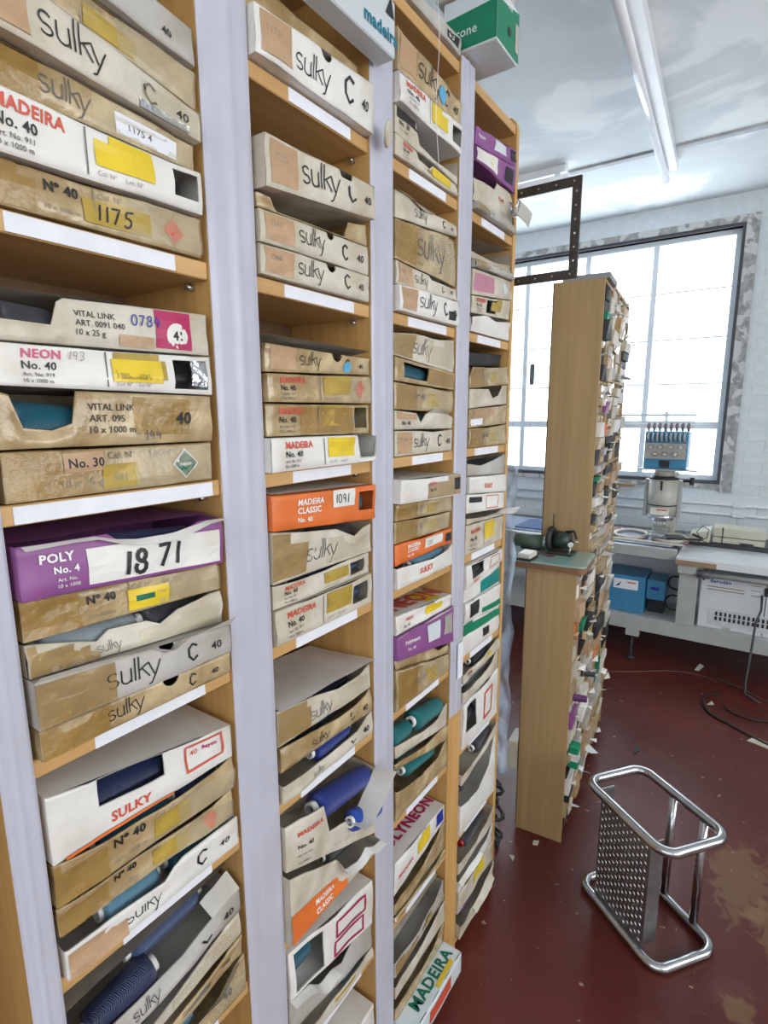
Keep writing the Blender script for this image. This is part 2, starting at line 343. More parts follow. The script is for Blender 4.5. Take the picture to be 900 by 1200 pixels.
# ceiling joint strip
struct('trim_2', MB().box(XL, XR, 3.60, 3.64, CZ-.012, CZ), mat('grey_joint_strip', (.40,.41,.42), .6, .3, 6, c2=(.68,.71,.72), amt=.8))

# ------------------------------------------------------------------ the long thread rack
RX, RD = -.62, .20
SH = [.02, .37, .645, .92, 1.205, 1.487, 1.772, 2.048, 2.324]; ST = .022
BAY = [(-.10, .195), (.228, .501), (.583, .861), (.934, 1.202), (1.271, 1.530)]
PAN = [((-.118, -.10), (.195, .2112)), ((.2118, .228), (.501, .5415)), ((.5425, .583), (.861, .897)), ((.898, .934), (1.202, 1.236)), ((1.237, 1.271), (1.530, 1.549))]
SHZ = {}
UNITN = ['plain beech shelf unit end at the left edge, half out of view', 'nearest beech shelf unit stacked with thread cartons, left of the first grey post', 'beech shelf unit between the first and second grey posts, full of thread cartons',
         'beech shelf unit between the second and third grey posts, full of thread cartons', 'farthest beech shelf unit of the long rack, rounded top corner, beside the aisle']
LABS = {1: {6: (.26, .33, .44), 5: (.24, .05, .93), 4: (.24, .28, .80), 3: (.2, .28, .80)}}
for b in range(5):
    y0, y1 = BAY[b]; base = (RX-RD/2, (y0+y1)/2, 0)
    u = thing('shelf_unit', UNITN[b], 'shelf unit', base, 0, 'shelf units of the long thread rack'); P = Part(u, base)
    top = SH[8]+ST
    for k, (a, c) in enumerate(PAN[b]):
        mb = MB()
        if b == 4 and k == 1:      # rounded front top corner
            prof = [(RX-RD, 0), (RX, 0)] + [(RX-.03+.03*math.cos(math.radians(q)), top-.005+.03*math.sin(math.radians(q))) for q in (0, 30, 60, 90)] + [(RX-RD, top+.025)]
            n = len(prof); mb.add([(x, a, z) for x, z in prof]+[(x, c, z) for x, z in prof], [tuple(range(n)), tuple(range(2*n-1, n-1, -1))]+[(i, i+n, (i+1) % n+n, (i+1) % n) for i in range(n)])
        else: mb.box(RX-RD, RX, a, c, 0, top+.015, .0015)
        P('side_panel', mb, WOOD)
    P('back_panel', MB().box(RX-RD-.006, RX-RD, PAN[b][0][0], PAN[b][1][1], .02, top), BACKB)
    zz = list(SH)
    if b == 1: zz[7] = 2.19; 
    SHZ[b] = zz
    if b == 0: zz = [SH[0], 1.40, SH[8]]
    for k, z in enumerate(zz):
        s = P('shelf', MB().box(RX-RD, RX-.003, y0+.0005, y1-.0005, z, z+ST, .0015), WOODH)
        if b and 0 < k < 8:
            w_ = y1-y0; a, c = y0+w_*random.uniform(.2,.3), y0+w_*random.uniform(.76,.84)
            if (b, k) == (1, 5): a, c = y0+.012, y1-.014
            if (b, k) == (1, 6): a, c = y0+.035, y1-.05
            if (b, k) in ((3, 4), (1, 7)): continue
            P('paper_label', MB().box(RX-.003, RX-.0015, a, c, z+.0015, z+ST-.002), PAPER, s)
        if b in (1, 2) and k in (5, 6, 7):
            P('shelf_pin', MB().tube([(RX-.035, y1-.012, z-.006), (RX-.035, y1, z-.006)], .0045, 8), FOIL)
# grey plastic cover strips over the joints
for k, (a, c, z0, lab) in enumerate(((.195, .228, 0.0, 'narrow grey cover strip at the left edge of the photo beside bare wood'), (.501, .583, 0, 'wide grey plastic cover strip between the nearest and second shelf units'),
                                     (.861, .934, 0, 'grey plastic cover strip between the second and third shelf units'), (1.202, 1.271, .80, 'shortest grey cover strip, torn off low to show the wooden post'))):
    mb = MB(); zt = 2.358; nz_ = 40
    def fs(uu, vv, a=a, c=c, z0=z0, k=k):
        z = z0+(zt-z0)*vv; yy = a+(c-a)*uu
        x = RX+.0035+.0030*math.exp(-((uu-.5+.06*math.sin(z*2.1+k))/.07)**2)*(.6+.4*math.sin(z*3+k*2)) + .0012*noise.noise((uu*3, z*5, k*9)) 
        if uu in (0, 1): x = RX+.0004
        return (x, yy, z)
    mb.grid(fs, 14, nz_)
    mb.box(RX+.0002, RX+.0012, a, c, z0, zt)
    o = mb.build('cover_strip', COVER, None, (RX, (a+c)/2, z0)); tag(o, lab, 'cover strip', 'grey strips over the rack joints')
o = MB().box(RX+.0075, RX+.0085, 1.232, 1.262, .90, 1.0, 0).build('tape_piece', PAPER, None, (RX+.008, 1.247, .95)); tag(o, 'short strip of pale tape stuck low on the shortest grey cover strip', 'tape')

# ------------------------------------------------------------------ thread cones
def cone(label, p0, p1, r0, r1, colr, core=CORE, group=None):
    p0 = Vector(p0); p1 = Vector(p1); L = (p1-p0).length
    t = thing('thread_cone', label, 'thread cone', p0, 0, group)
    ax = (p1-p0).normalized(); q = Vector((0,0,1)).rotation_difference(ax); t.rotation_mode = 'QUATERNION'; t.rotation_quaternion = q
    n = 16; pr = [(.0, r0*.55), (.03, r0*.95), (.10, r0)] + [(.10+.8*i/n, (r0+(r1-r0)*i/n)*(1+.012*(1 if i % 2 else -1))) for i in range(1, n)] + [(.9, r1), (.97, r1*.93), (1.0, r1*.55)]
    mb = MB(); mb.tube([(0,0,a*L) for a, _ in pr], [r for _, r in pr], 16); mb.build('thread', TH[colr], t)
    mb = MB(); mb.tube([(0,0,-.07*L), (0,0,-.069*L), (0,0,.0)], [r0*.48, r0*.52, r0*.52], 14, cap=False); mb.tube([(0,0,-.065*L), (0,0,0)], [r0*.34, r0*.34], 14, cap=False); mb.add([(r0*(.52 if k % 2 == 0 else .34)*math.cos(2*math.pi*(k//2)/14), r0*(.52 if k % 2 == 0 else .34)*math.sin(2*math.pi*(k//2)/14), -.07*L) for k in range(28)], [(2*k, 2*k+1, (2*k+3) % 28, (2*k+2) % 28) for k in range(14)])
    mb.build('core', core, t); MB().tube([(0,0,L*.99), (0,0,L*1.07)], [r1*.5, r1*.45], 12).build('core_tip', core, t)
    return t

# ------------------------------------------------------------------ cartons
ORD = ['lowest', 'second', 'third', 'fourth', 'fifth', 'sixth', 'seventh']
SORD = ['top', 'second', 'third', 'fourth', 'fifth', 'sixth', 'seventh', 'eighth', 'ninth']
BORD = ['', 'nearest bay', 'second bay', 'third bay', 'farthest bay']
TOPSH = {1: 6, 2: 7, 3: 8, 4: 7}
LASTTOP = {}
class Carton:
    def __init__(s, b, k, spec, idx, tops, last=True):
        y0, y1 = BAY[b]; o = dict(prot=.004, amp=.0034, ztop=None, prof=None, hole=None, lid=None, lip=None, cones=(), depth=.165, ul=.003, ur=.010, prints=(), gap=0, top=True, notch=None, yaw=0, sag=0, win=None, side=None, name='thread_carton')
        pts, M, layout, desc, opt = spec; o.update(opt); s.o = o; s.seed = b*100+k*10+idx; rnd = random.Random(s.seed)
        s.yl = y0+o['ul']+rnd.uniform(0, .003); s.yr = y1-o['ur']-rnd.uniform(0, .006); s.W = s.yr-s.yl
        s.XF = RX+o['prot']+rnd.uniform(-.003, .003)
        A = at(pts[0], pts[1], 0, s.XF); Bq = at(pts[2], pts[3], 0, s.XF); sl = (Bq.z-A.z)/(Bq.y-A.y)
        ceil_ = SHZ[b][k+1]-.004 if k+1 < len(SHZ[b]) else 9
        s.BL, s.BR = tops[0]+.0022+o['gap'], tops[1]+.0022+o['gap']
        s.TL = min(max(A.z+sl*(s.yl-A.y), s.BL+.018), ceil_); s.TR = min(max(A.z+sl*(s.yr-A.y), s.BR+.018), ceil_)
        if o['ztop']: s.TL, s.TR = o['ztop']
        if s.TL > ceil_+.001 or s.TR > ceil_+.001: print('CARTON OVER CEILING', b, k, idx, s.TL, s.TR, ceil_)
        s.H = (s.TL+s.TR-s.BL-s.BR)/2; s.np = 0; s.D = o['depth']
        s.base = Vector((s.XF-s.D/2, (s.yl+s.yr)/2, min(s.BL, s.BR)))
        sx = SORD[TOPSH[b]-k]; lab = f"{desc}, {ORD[idx]} {'up ' if idx and len(desc.split()) < 10 else ''}on {sx} shelf, {BORD[b]}"
        if len(lab.split()) > 16: print('LONG', lab)
        s.t = thing(o['name'], lab, 'carton', s.base, 0, f'thread cartons in the {BORD[b]}'); s.P = Part(s.t, s.base); s.loc = f'{sx} shelf of {BORD[b]}'
        pf = o['prof'] or [(0, 1), (.18, 1-rnd.uniform(0,.03)), (.42, 1-rnd.uniform(0,.06)), (.7, 1-rnd.uniform(0,.05)), (.9, 1-rnd.uniform(0,.02)), (1, 1)]
        if o['notch']:
            c, r = o['notch']; ru = r/s.W; rh = r/s.H
            pf = [(0, 1), (c-ru-.001, 1)]+[(c-ru*math.cos(math.pi*i/8), 1-rh*math.sin(math.pi*i/8)) for i in range(9)]+[(c+ru+.001, 1), (1, 1)]
        s.pf = pf
        us = sorted(set([0, .012, .988, 1]+[i/14 for i in range(1, 14)]+[min(1, max(0, p[0])) for p in pf])); hs = [0, .05, .3, .55, .8, .95, 1]
        if o['hole']: u0, u1, h0, h1 = o['hole']; us = sorted(set([u for u in us if not (abs(u-u0) < .02 or abs(u-u1) < .02)]+[u0, u1, 0, 1])); hs = sorted(set([h for h in hs if not (abs(h-h0) < .04 or abs(h-h1) < .04)]+[h0, h1, 0, 1]))
        mb = MB(); nu, nh = len(us), len(hs)
        for lay in (0, 1):
            vs = []
            for u in us:
                for h in hs:
                    e = .0022 if (u in (0, 1) or h in (0,) or (h == 1 and s.prof(u) > .98)) else 0
                    p = s.S(u, h*s.prof(u), 0); p.x += s.w(u, h) - e - lay*.002; vs.append(p)
            fs = []
            for i in range(nu-1):
                for j in range(nh-1):
                    if o['hole'] and u0-1e-6 <= us[i] and us[i+1] <= u1+1e-6 and h0-1e-6 <= hs[j] and hs[j+1] <= h1+1e-6: continue
                    a = i*nh+j; q = (a, a+nh, a+nh+1, a+1); fs.append(q[::-1] if lay else q)
            mb.add(vs, fs, True)
        n0 = nu*nh
        mb.f += [(i*nh+nh-1, (i+1)*nh+nh-1, n0+(i+1)*nh+nh-1, n0+i*nh+nh-1) for i in range(nu-1)]; mb.sm += [False]*(nu-1)
        D = s.D
        for u in (0, 1):
            h1_ = s.prof(u) if s.prof(u) > .5 else .85
            mb.add([s.S(u, 0, .002), s.S(u, h1_, .002), s.S(u, 1, D), s.S(u, 0, D)], [(0, 1, 2, 3)])
        mb.add([s.S(0, 0, .002), s.S(1, 0, .002), s.S(1, 0, D), s.S(0, 0, D)], [(0, 1, 2, 3)])
        mb.add([s.S(0, 0, D), s.S(1, 0, D), s.S(1, 1, D), s.S(0, 1, D)], [(0, 1, 2, 3)])
        if o['top']:
            def tf(a, c): p = s.S(a, 1, .002+c*(D-.002)); p.z += .0008*noise.noise((a*4, c*3, s.seed))*(1 if 0 < c < 1 else 0) - (o['sag']*math.sin(math.pi*a)*(1-c)); return p
            mb.grid(tf, 8, 3, True)
        s.body = s.P('carton_body', mb, M)
        if o['lid']:
            l0, l1, ov = o['lid'][:3]; l0 = max(0, min(l0, ceil_-s.TL-.005)); l1 = max(0, min(l1, ceil_-s.TR-.005)); l0, l1 = (l0, l1) if last else (0, 0); LM = o['lid'][3] if len(o['lid']) > 3 else CREAM; ua = o['lid'][4] if len(o['lid']) > 4 else 0; ub = o['lid'][5] if len(o['lid']) > 5 else 1
            ml = MB()
            def lf(a, c):
                uu = ua+(ub-ua)*a; p = s.S(uu, 1, D-c*(D+ov)); lift = (l0+(l1-l0)*a)*c**1.4; p.z += .0010+lift+(.003 if last else 0)*noise.noise((uu*3, c*2, s.seed+5))*c; return p
            ml.grid(lf, 10, 6); s.P('lid_flap', ml, LM)
        if o['lip']:
            la, lb, ln, up = o['lip'][:4]; LM = o['lip'][4] if len(o['lip']) > 4 else WHITE; ml = MB()
            def pf_(a, c):
                uu = la+(lb-la)*a; p = s.S(uu, s.prof(uu), 0); p.x += s.w(uu, 1)+c*ln; p.z += c*up*(1+.3*math.sin(a*5+s.seed))+.003*math.sin(a*7)*c; return p
            ml.grid(pf_, 10, 3); s.P('front_flap', ml, LM)
        for j, cn in enumerate(o['cones']):
            ua, ub, h, r, cl = cn[:5]; d = cn[5] if len(cn) > 5 else .035
            if o['hole']: r, d, h = min(.03, s.H*.46), 0, .5; cl = 'black' if cl == 'char' else cl
            cr = cn[6] if len(cn) > 6 else CORE
            r = min(r, s.H*.47) if idx < o.get('last', 99) and not o.get('spill') else r
            if not o.get('spill'):
                d = max(d, r+.010); ua, ub = min(max(ua, .08), .93), min(max(ub, .08), .93)
                h = min(max(h, (r+.001)/s.H), 1-(r+.001)/s.H if s.H > 2.05*r else .5)
            pa, pb = s.S(ua, h, d), s.S(ub, h, d)
            nm = {'navy': 'navy', 'sky': 'light blue', 'dteal': 'dark teal', 'slate': 'slate blue', 'steel': 'steel blue', 'char': 'charcoal', 'royal': 'bright blue'}.get(cl, cl)
            cone(f"{nm} thread cone{(' with red core' if cr is CORER else '')} {'at left' if ua < .45 and ub < .55 else 'at right' if min(ua, ub) > .4 else 'in middle'} of {ORD[idx]} carton, {s.loc.replace(' of ', ', ')}", pa, pb, r, r*.82, cl, cr, 'thread cones in the open cartons')
        s.layout(layout, rnd)
        for p in o['prints']: s.pr(*p)
        s.tops = (s.TL, s.TR)
    def prof(s, u):
        P = s.pf
        for i in range(len(P)-1):
            if P[i][0] <= u <= P[i+1][0]:
                d = P[i+1][0]-P[i][0]; return P[i][1] if d < 1e-9 else P[i][1]+(P[i+1][1]-P[i][1])*(u-P[i][0])/d
        return P[-1][1]
    def S(s, u, h, d):
        return Vector((s.XF+s.o['yaw']*(u-.5)-d, s.yl+u*s.W, (s.BL+(s.BR-s.BL)*u)*(1-h)+(s.TL+(s.TR-s.TL)*u)*h))
    def w(s, u, h):
        a = s.o['amp']; return a*noise.noise((u*3.1+s.seed*1.7, h*1.6, s.seed*.37))*1.6 + a*.4*noise.noise((u*8, h*4, s.seed*2.1))
    def put(s, name, v2, fs, M, off=.0011, smooth=False):
        mb = MB(); vs = []; s.np += 1; off = .0008+.00012*s.np+(.0009 if name in ('handwritten_number', 'printed_border') else .0003 if name == 'lettering' else 0); ok = []
        for u, h in v2:
            p = s.S(u, h, 0); p.x += s.w(u, h)+off; vs.append(p); ok.append(h <= s.prof(u)-.01 and -.01 <= u <= 1.01)
        fs = [f for f in fs if all(ok[i] for i in f)]
        if not fs: return None
        mb.add(vs, fs); return s.P(name, mb, M, s.body)
    def puttop(s, name, v2, fs, M, off=.0016):
        mb = MB(); mb.add([s.S(u, 1, (1-h)*0+h*s.D)+Vector((0, 0, off)) for u, h in v2], fs); return s.P(name, mb, M, s.body)
    def pr(s, kind, *a):
        if kind in ('t', 'tt'):
            text, u, h, sz, bold, M = a; vs, fs = font(text, bold); W, H = s.W, s.H
            sz *= min(1, .054/H) if kind == 't' else 1
            wt = max(x for x, y in vs)*sz*(H if kind == 't' else s.D)/W
            if u+wt > .985: k_ = (.985-u)/wt; sz *= k_; wt *= k_
            if kind == 't':
                pm_ = min(s.prof(u+wt*q/6) for q in range(7))-.05
                if h+sz*1.05 > pm_: k_ = max(.3, pm_/(h+sz*1.05)); h *= k_; sz *= k_
            if kind == 't': s.put('lettering', [(u+x*sz*H/W, h+y*sz) for x, y in vs], fs, M)
            else: s.puttop('lettering', [(u+x*sz*s.D/W, h+y*sz) for x, y in vs], fs, M)
        elif kind == 'script':
            u, h, sz, M = a; vs, fs = ribbons(SCRIPT, .105); wt = 3.85*sz*s.H/s.W; pm_ = min(s.prof(u+wt*q/8) for q in range(9))-.04
            if h+sz*1.64 > pm_: k_ = max(.3, pm_/(h+sz*1.64)); h *= k_; sz *= k_
            s.put('lettering', [(u+x*sz*s.H/s.W, h+y*sz) for x, y in vs], fs, M, .0012)
        elif kind == 'hand':
            text, u, h, sz, M = a[:5]; vs, fs = hand(text, a[5] if len(a) > 5 else .13); s.put('handwritten_number', [(u+x*sz*s.H/s.W, h+y*sz) for x, y in vs], fs, M, .0022)
        elif kind in ('rect', 'rtop'):
            u0, u1, h0, h1, M = a[:5]; nm = a[5] if len(a) > 5 else 'sticker'; off = a[6] if len(a) > 6 else .0008; nx, ny = 8, 4; sk = .012*math.sin(s.seed+u0*40)
            v2 = [(u0+(u1-u0)*i/nx, h0+(h1-h0)*j/ny+sk*(i/nx-.5)*2) for i in range(nx+1) for j in range(ny+1)]; fs = [(i*(ny+1)+j, (i+1)*(ny+1)+j, (i+1)*(ny+1)+j+1, i*(ny+1)+j+1) for i in range(nx) for j in range(ny)]
            (s.put if kind == 'rect' else s.puttop)(nm, v2, fs, M, off if kind == 'rect' else .0013)
        elif kind == 'frame':
            u0, u1, h0, h1, M = a; vs, fs = ribbons([[(u0*s.W/s.H, h0), (u1*s.W/s.H, h0), (u1*s.W/s.H, h1), (u0*s.W/s.H, h1), (u0*s.W/s.H, h0-.02)]], .05); s.put('printed_border', [(x*s.H/s.W, y) for x, y in vs], fs, M)
        elif kind == 'diamond':
            u, h, r, M = a; k = s.H/s.W; s.put('diamond_emblem', [(u+r*k*(a_-b_)/4, h+r*(a_+b_-4)/4) for a_ in range(5) for b_ in range(5)], [(a_*5+b_, a_*5+b_+5, a_*5+b_+6, a_*5+b_+1) for a_ in range(4) for b_ in range(4)], M)
        elif kind == 'disc':
            u, h, r, M = a; k = s.H/s.W; n = 16; s.put('printed_disc', [(u+r*q*k*math.cos(2*math.pi*i/n), h+r*q*math.sin(2*math.pi*i/n)) for q in (.02, .35, .7, 1) for i in range(n)], [(q*n+i, q*n+n+i, q*n+n+(i+1) % n, q*n+(i+1) % n) for q in range(3) for i in range(n)], M)
        elif kind == 'logo':
            u, h, r, M = a; P = [(.62, .62), (-.1, .95), (-.72, .5), (-.72, -.35), (-.1, -.95), (.62, -.55)]; vs, fs = ribbons([[(x*r*.8, y*r) for x, y in P]], .27*r)
            s.put('logo', [(u+x*s.H/s.W, h+y) for x, y in vs], fs, M)
        elif kind == 'line':
            u, h0, h1, M = a; s.put('printed_line', [(u, h0), (u+.006, h0), (u+.006, h1), (u, h1)], [(0, 1, 2, 3)], M)
    def layout(s, L, rnd):
        if not L: return
        n, *a = L.split('|'); p = s.pr; ink = INK
        if n == 'sulky':                       # thin black script, kraft patch left, emblem and 40 right
            num = a[0] if a else ''
            if num != '-': p('rect', .03, .25, .10, .93, KRAFT, 'kraft_patch')
            if num and num != '-': p('t', num, .07, .56, .18, .012, INKF)
            p('script', .285, .33, .37, INK)
            if not s.o['lip'] or True: p('logo', .745, .52, .27, INK)
            p('t', '40', .865, .34, .25, .012, INK)
        elif n == 'sulkyx':                    # worn script only
            p('rect', .0, .30, .05, .95, TAPE, 'aged_tape', .0014); p('script', .29, .32, .36, INKG); p('rect', .5, .97, .08, .9, CLEAR, 'clear_tape', .0018)
        elif n == 'mad':
            num = a[0] if a else '911'; st = YEL if len(a) < 2 else OCH; hd = a[2] if len(a) > 2 else 'MADEIRA'; hc = PINK if hd == 'NEON' else RED
            p('t', hd, .10, .68, .20, .03, hc); p('t', 'No. 40', .10, .42, .18, .018, INK); p('t', 'Art. No. '+num, .10, .25, .09, .01, INKG); p('t', '10 x 1000 m', .10, .10, .09, .012, INKG)
            p('line', .435, .08, .93, INKG); p('rect', .475, .735, .30, .95, st); p('t', 'Col. Nº     Lot. Nº', .475, .12, .09, 0, INKF)
        elif n == 'no40':
            em = a[0] if a else 'red'
            p('t', 'Nº 40', .27, .58, .22, .035, INK); p('t', '10 x 1000 m', .27, .18, .11, .01, INKF); p('line', .47, .1, .95, INKF); p('t', 'Col. Nº      Lot. Nº', .49, .74, .14, .0, INKF); p('rect', .48, .70, .15, .66, OCH)
            if em in ('red', 'green'): p('diamond', .84, .45, .32, RED if em == 'red' else GINK)
            p('rect', .0, .24, .03, .97, TAPE, 'aged_tape', .0014); p('rect', .62, 1.0, .05, .95, CLEAR, 'clear_tape', .0018)
        elif n == 'worn':
            p('rect', .02, .45, .05, .95, TAPE, 'aged_tape', .0014); p('t', 'Nº 40', .32, .45, .22, .03, INKG); p('rect', .52, .72, .2, .75, OCH); p('rect', .35, .95, .1, .9, CLEAR, 'clear_tape', .0018)
        elif n == 'classic':
            p('t', 'MADEIRA', .20, .66, .19, .03, WINK); p('t', 'CLASSIC', .20, .42, .19, .03, WINK); p('t', 'No. 40', .20, .18, .15, .02, WINK)
        elif n == 'redname':
            p('t', a[0] if a else 'SULKY', .35, .3, .26, .03, RED)

def fill(b, k, specs):
    z = SHZ[b][k]+ST; tops = (z, z); out = []
    for i, sp in enumerate(specs):
        c = Carton(b, k, sp, i, tops, i == len(specs)-1); tops = c.tops; out.append(c)
    return out
BLUEM = mat('blue_carton', (.10, .33, .62), .4, .06, 20)
TORN = [(0, 1), (.2, .98), (.32, .62), (.45, .70), (.6, .52), (.72, .9), (.85, 1), (1, 1)]
SLOPE = [(0, .55), (.12, .62), (.3, .50), (.55, .56), (.75, .78), (.9, 1), (1, 1)]
LOWT = [(0, .6), (.2, .5), (.5, .45), (.8, .6), (.93, .95), (1, 1)]
# ---- nearest bay
fill(1, 6, [
 ((0,183,240,258), TAN, 'no40', 'brown taped carton numbered 1175', dict(prints=[('rect', .42, .72, .12, .68, OCH, 'ochre_label', .0016), ('hand', '1175', .47, .22, .38, INK)])),
 ((0,100,240,205), WHITE, 'mad|911', 'white carton with red heading and yellow sticker', dict(prot=.012, hole=(.84,.97,.25,.85), cones=[(.70,.99,.45,.02,'char',.04)])),
 ((0,45,215,165), TAN, 'sulkyx', 'stained brown carton with thin script and paper slip', dict(prints=[('rect', .60, .90, .15, .75, PAPER, 'paper_slip', .003), ('t', '1175 4', .66, .35, .2, .01, INKG)])),
 ((62,0,180,90), CREAM, 'sulky', 'large cream carton with bold thin script, torn right corner', dict(prot=.016, prof=[(0,1),(.62,1),(.75,1),(1,1)], prints=[('rect', .70, .98, .05, .8, CLEAR, 'clear_tape', .002), ('rect', .68, .93, .02, .24, FOIL, 'torn_foil', .0016)])),
 ((100,-10,240,95), TAN, 'no40|', 'thin brown taped carton', {}),
 ((182,0,230,37), GREYC, None, 'grey carton printed 40 with blue top', dict(prot=.012, prints=[('logo', .62, .50, .27, INK), ('t', '40', .83, .25, .24, .015, INK), ('rect', .40, .70, .92, .995, BLUEM, 'blue_edge')])),
])
fill(1, 5, [
 ((0,530,253,518), TAN, None, 'taped carton printed No. 30 with green diamond', dict(prints=[('rect', .23, .41, .5, .92, KRAFT, 'kraft_patch'), ('t', 'No. 30', .25, .60, .19, .025, INK), ('t', '10 x 25 g', .22, .18, .18, 0, INKF), ('rect', .40, .57, .08, .62, OCH), ('t', '501', .45, .24, .16, .01, INKF), ('t', 'Col. Nº      Lot. Nº', .43, .74, .15, 0, INKG), ('diamond', .83, .5, .38, PAPER), ('diamond', .83, .5, .33, GINK), ('t', 'rayon', .795, .46, .1, .01, WINK), ('rect', 0, .22, .03, .97, TAPE, 'aged_tape', .0014), ('rect', .55, .99, .05, .95, CLEAR, 'clear_tape', .002)])),
 ((65,457,255,465), TAN, None, 'brown taped carton marked 144 with torn left end', dict(prof=[(0,.95),(.05,.9),(.09,.35),(.2,.3),(.28,.42),(.31,1),(1,1)], top=False, lid=(.0,.0,-.01,GREYC), cones=[(.04,.34,.45,.022,'dteal',.03)], prints=[('t', 'VITAL LINK', .35, .66, .14, .006, INK), ('t', 'ART. 095', .35, .45, .14, .006, INK), ('t', '10 x 1000 m', .35, .24, .14, .006, INK), ('rect', .56, .86, .18, .92, TAPE, 'aged_tape', .0014), ('t', '40', .78, .40, .26, .04, INK), ('hand', '144', .60, .08, .2, INKG, .1)])),
 ((0,400,243,418), WHITE, 'mad|919|y|NEON', 'white carton with pink heading and bright yellow sticker', dict(prot=.010, hole=(.78,.97,.12,.88), cones=[(.66,.99,.5,.02,'black',.03)], prints=[('rect', .46, .71, .22, .97, YEL, 'yellow_sticker', .0016), ('hand', '193', .27, .68, .2, INKF, .1), ('t', '1905     1041', .48, .32, .12, .02, OCH), ('rect', .87, .96, .2, .85, FOIL, 'foil_scrap', .0025)])),
 ((65,347,235,368), CREAM, None, 'cream carton numbered 0784 with crimson corner', dict(prof=[(0,.45),(.24,.4),(.27,.9),(.3,1),(1,1)], top=False, lid=(.004,.0,-.012,CREAM), cones=[(.0,.28,.4,.021,'char',.03)], prints=[('t', 'VITAL LINK', .33, .64, .13, .006, INK), ('t', 'ART. 0091 040', .33, .44, .13, .006, INK), ('t', '10 x 25 g', .33, .24, .13, .006, INK), ('rect', .70, .89, .08, .96, CRIM, 'crimson_patch'), ('disc', .81, .40, .30, WHITE), ('t', '41', .785, .30, .2, .04, INK), ('hand', '0784', .58, .56, .24, BINK), ('rect', .52, .69, .06, .32, KRAFT, 'kraft_patch')])),
])
fill(1, 4, [
 ((43,860,275,762), TAN, 'sulky|-', 'brown taped carton with thin script and round thumb hole', dict(prot=.014, notch=(.62,.012), prints=[('rect', .0, .3, .03, .97, TAPE, 'aged_tape', .0014)])),
 ((25,807,278,730), GREYC, 'sulky|-', 'grey carton with long white folded front edge', dict(prot=.016, notch=(.60,.011), lip=(0,1,.016,.010,WHITE), prints=[('rect', .0, .33, .03, .97, TAPE, 'aged_tape', .0014)])),
 ((22,760,267,690), CREAM, 'sulkyx', 'torn crumpled carton showing grey thread', dict(prof=[(0,1),(.06,.95),(.2,.72),(.3,.5),(.36,.75),(.55,.70),(.62,.5),(.72,.8),(.9,.98),(1,1)], amp=.005, top=False, cones=[(.06,.54,.60,.021,'grey',.030),(.58,.92,.66,.021,'char',.034)])),
 ((13,708,265,658), TAN, 'no40|', 'brown taped carton printed 40 with ochre sticker', dict(prints=[('rect', .46, .68, .1, .72, YEL, 'yellow_sticker', .0014), ('rect', .50, .60, .35, .52, GINK, 'green_scribble', .0022)])),
 ((3,645,262,607), PURPLE, None, 'purple carton numbered 1871 with torn open top', dict(prot=.010, prof=[(0,1),(.38,1),(.43,.82),(.75,.86),(.86,1),(1,1)], top=False, lid=(.0,.004,-.03,PURPLE), lip=(.02,1,.010,-.004,WHITE), cones=[(.40,.86,.62,.019,'navy',.03)], prints=[('rect', .27, .97, .08, .78, WHITE, 'white_torn_panel'), ('t', 'POLY', .08, .64, .18, .035, WINK), ('t', 'No. 4', .13, .42, .14, .03, WINK), ('t', 'Art. No.', .14, .26, .08, 0, WINK), ('t', '10 x 1000', .14, .14, .08, 0, WINK), ('hand', '18', .42, .16, .46, INK, .19), ('hand', '71', .60, .20, .46, INK, .17)])),
])
fill(1, 3, [
 ((67,1110,273,962), WHITE, 'sulky|-', 'white carton with thin script and brown tape', dict(prot=.008, prof=[(0,.72),(.28,.74),(.5,.70),(.56,.95),(.62,1),(1,1)], top=False, cones=[(.22,.52,.62,.021,'sky',.03),(.60,.98,.66,.021,'dteal',.04)], prints=[('rect', .01, .29, .03, .62, KRAFT, 'brown_tape', .0014)])),
 ((62,1070,275,922), TAN, 'no40', 'taped carton with bright ochre sticker, red diamond, gaping lid', dict(prof=[(0,1),(.18,.85),(.5,.80),(.86,.82),(1,1)], top=False, lid=(.002,.002,-.02,TAN), cones=[(.18,.56,.70,.02,'dteal',.03),(.56,.8,.7,.018,'brown',.03,CORER)])),
 ((55,1022,273,887), TAN, 'no40|', 'taped carton printed 40 below the big white box', dict(prof=[(0,1),(.22,.86),(.55,.82),(.86,.85),(1,1)], top=False, lid=(.002,.002,-.02,TAN), cones=[(.22,.62,.72,.02,'dteal',.03),(.66,.95,.72,.02,'navy',.03)])),
 ((45,940,271,850), WHITE, None, 'big white box with dark window and red frame print', dict(prot=.006, hole=(.22,.56,.52,.999), top=True, cones=[(.14,.62,.66,.024,'navy',.026)], prints=[('t', 'SULKY', .27, .15, .22, .03, RED), ('frame', .69, .93, .30, .88, RED), ('t', '40', .72, .62, .16, .02, RED), ('t', 'Rayon', .80, .66, .12, .03, CRIM), ('t', '1172', .90, .92, .08, .01, INKF), ('rect', .05, .60, .0, .05, ORANGE, 'orange_stripe')])),
])
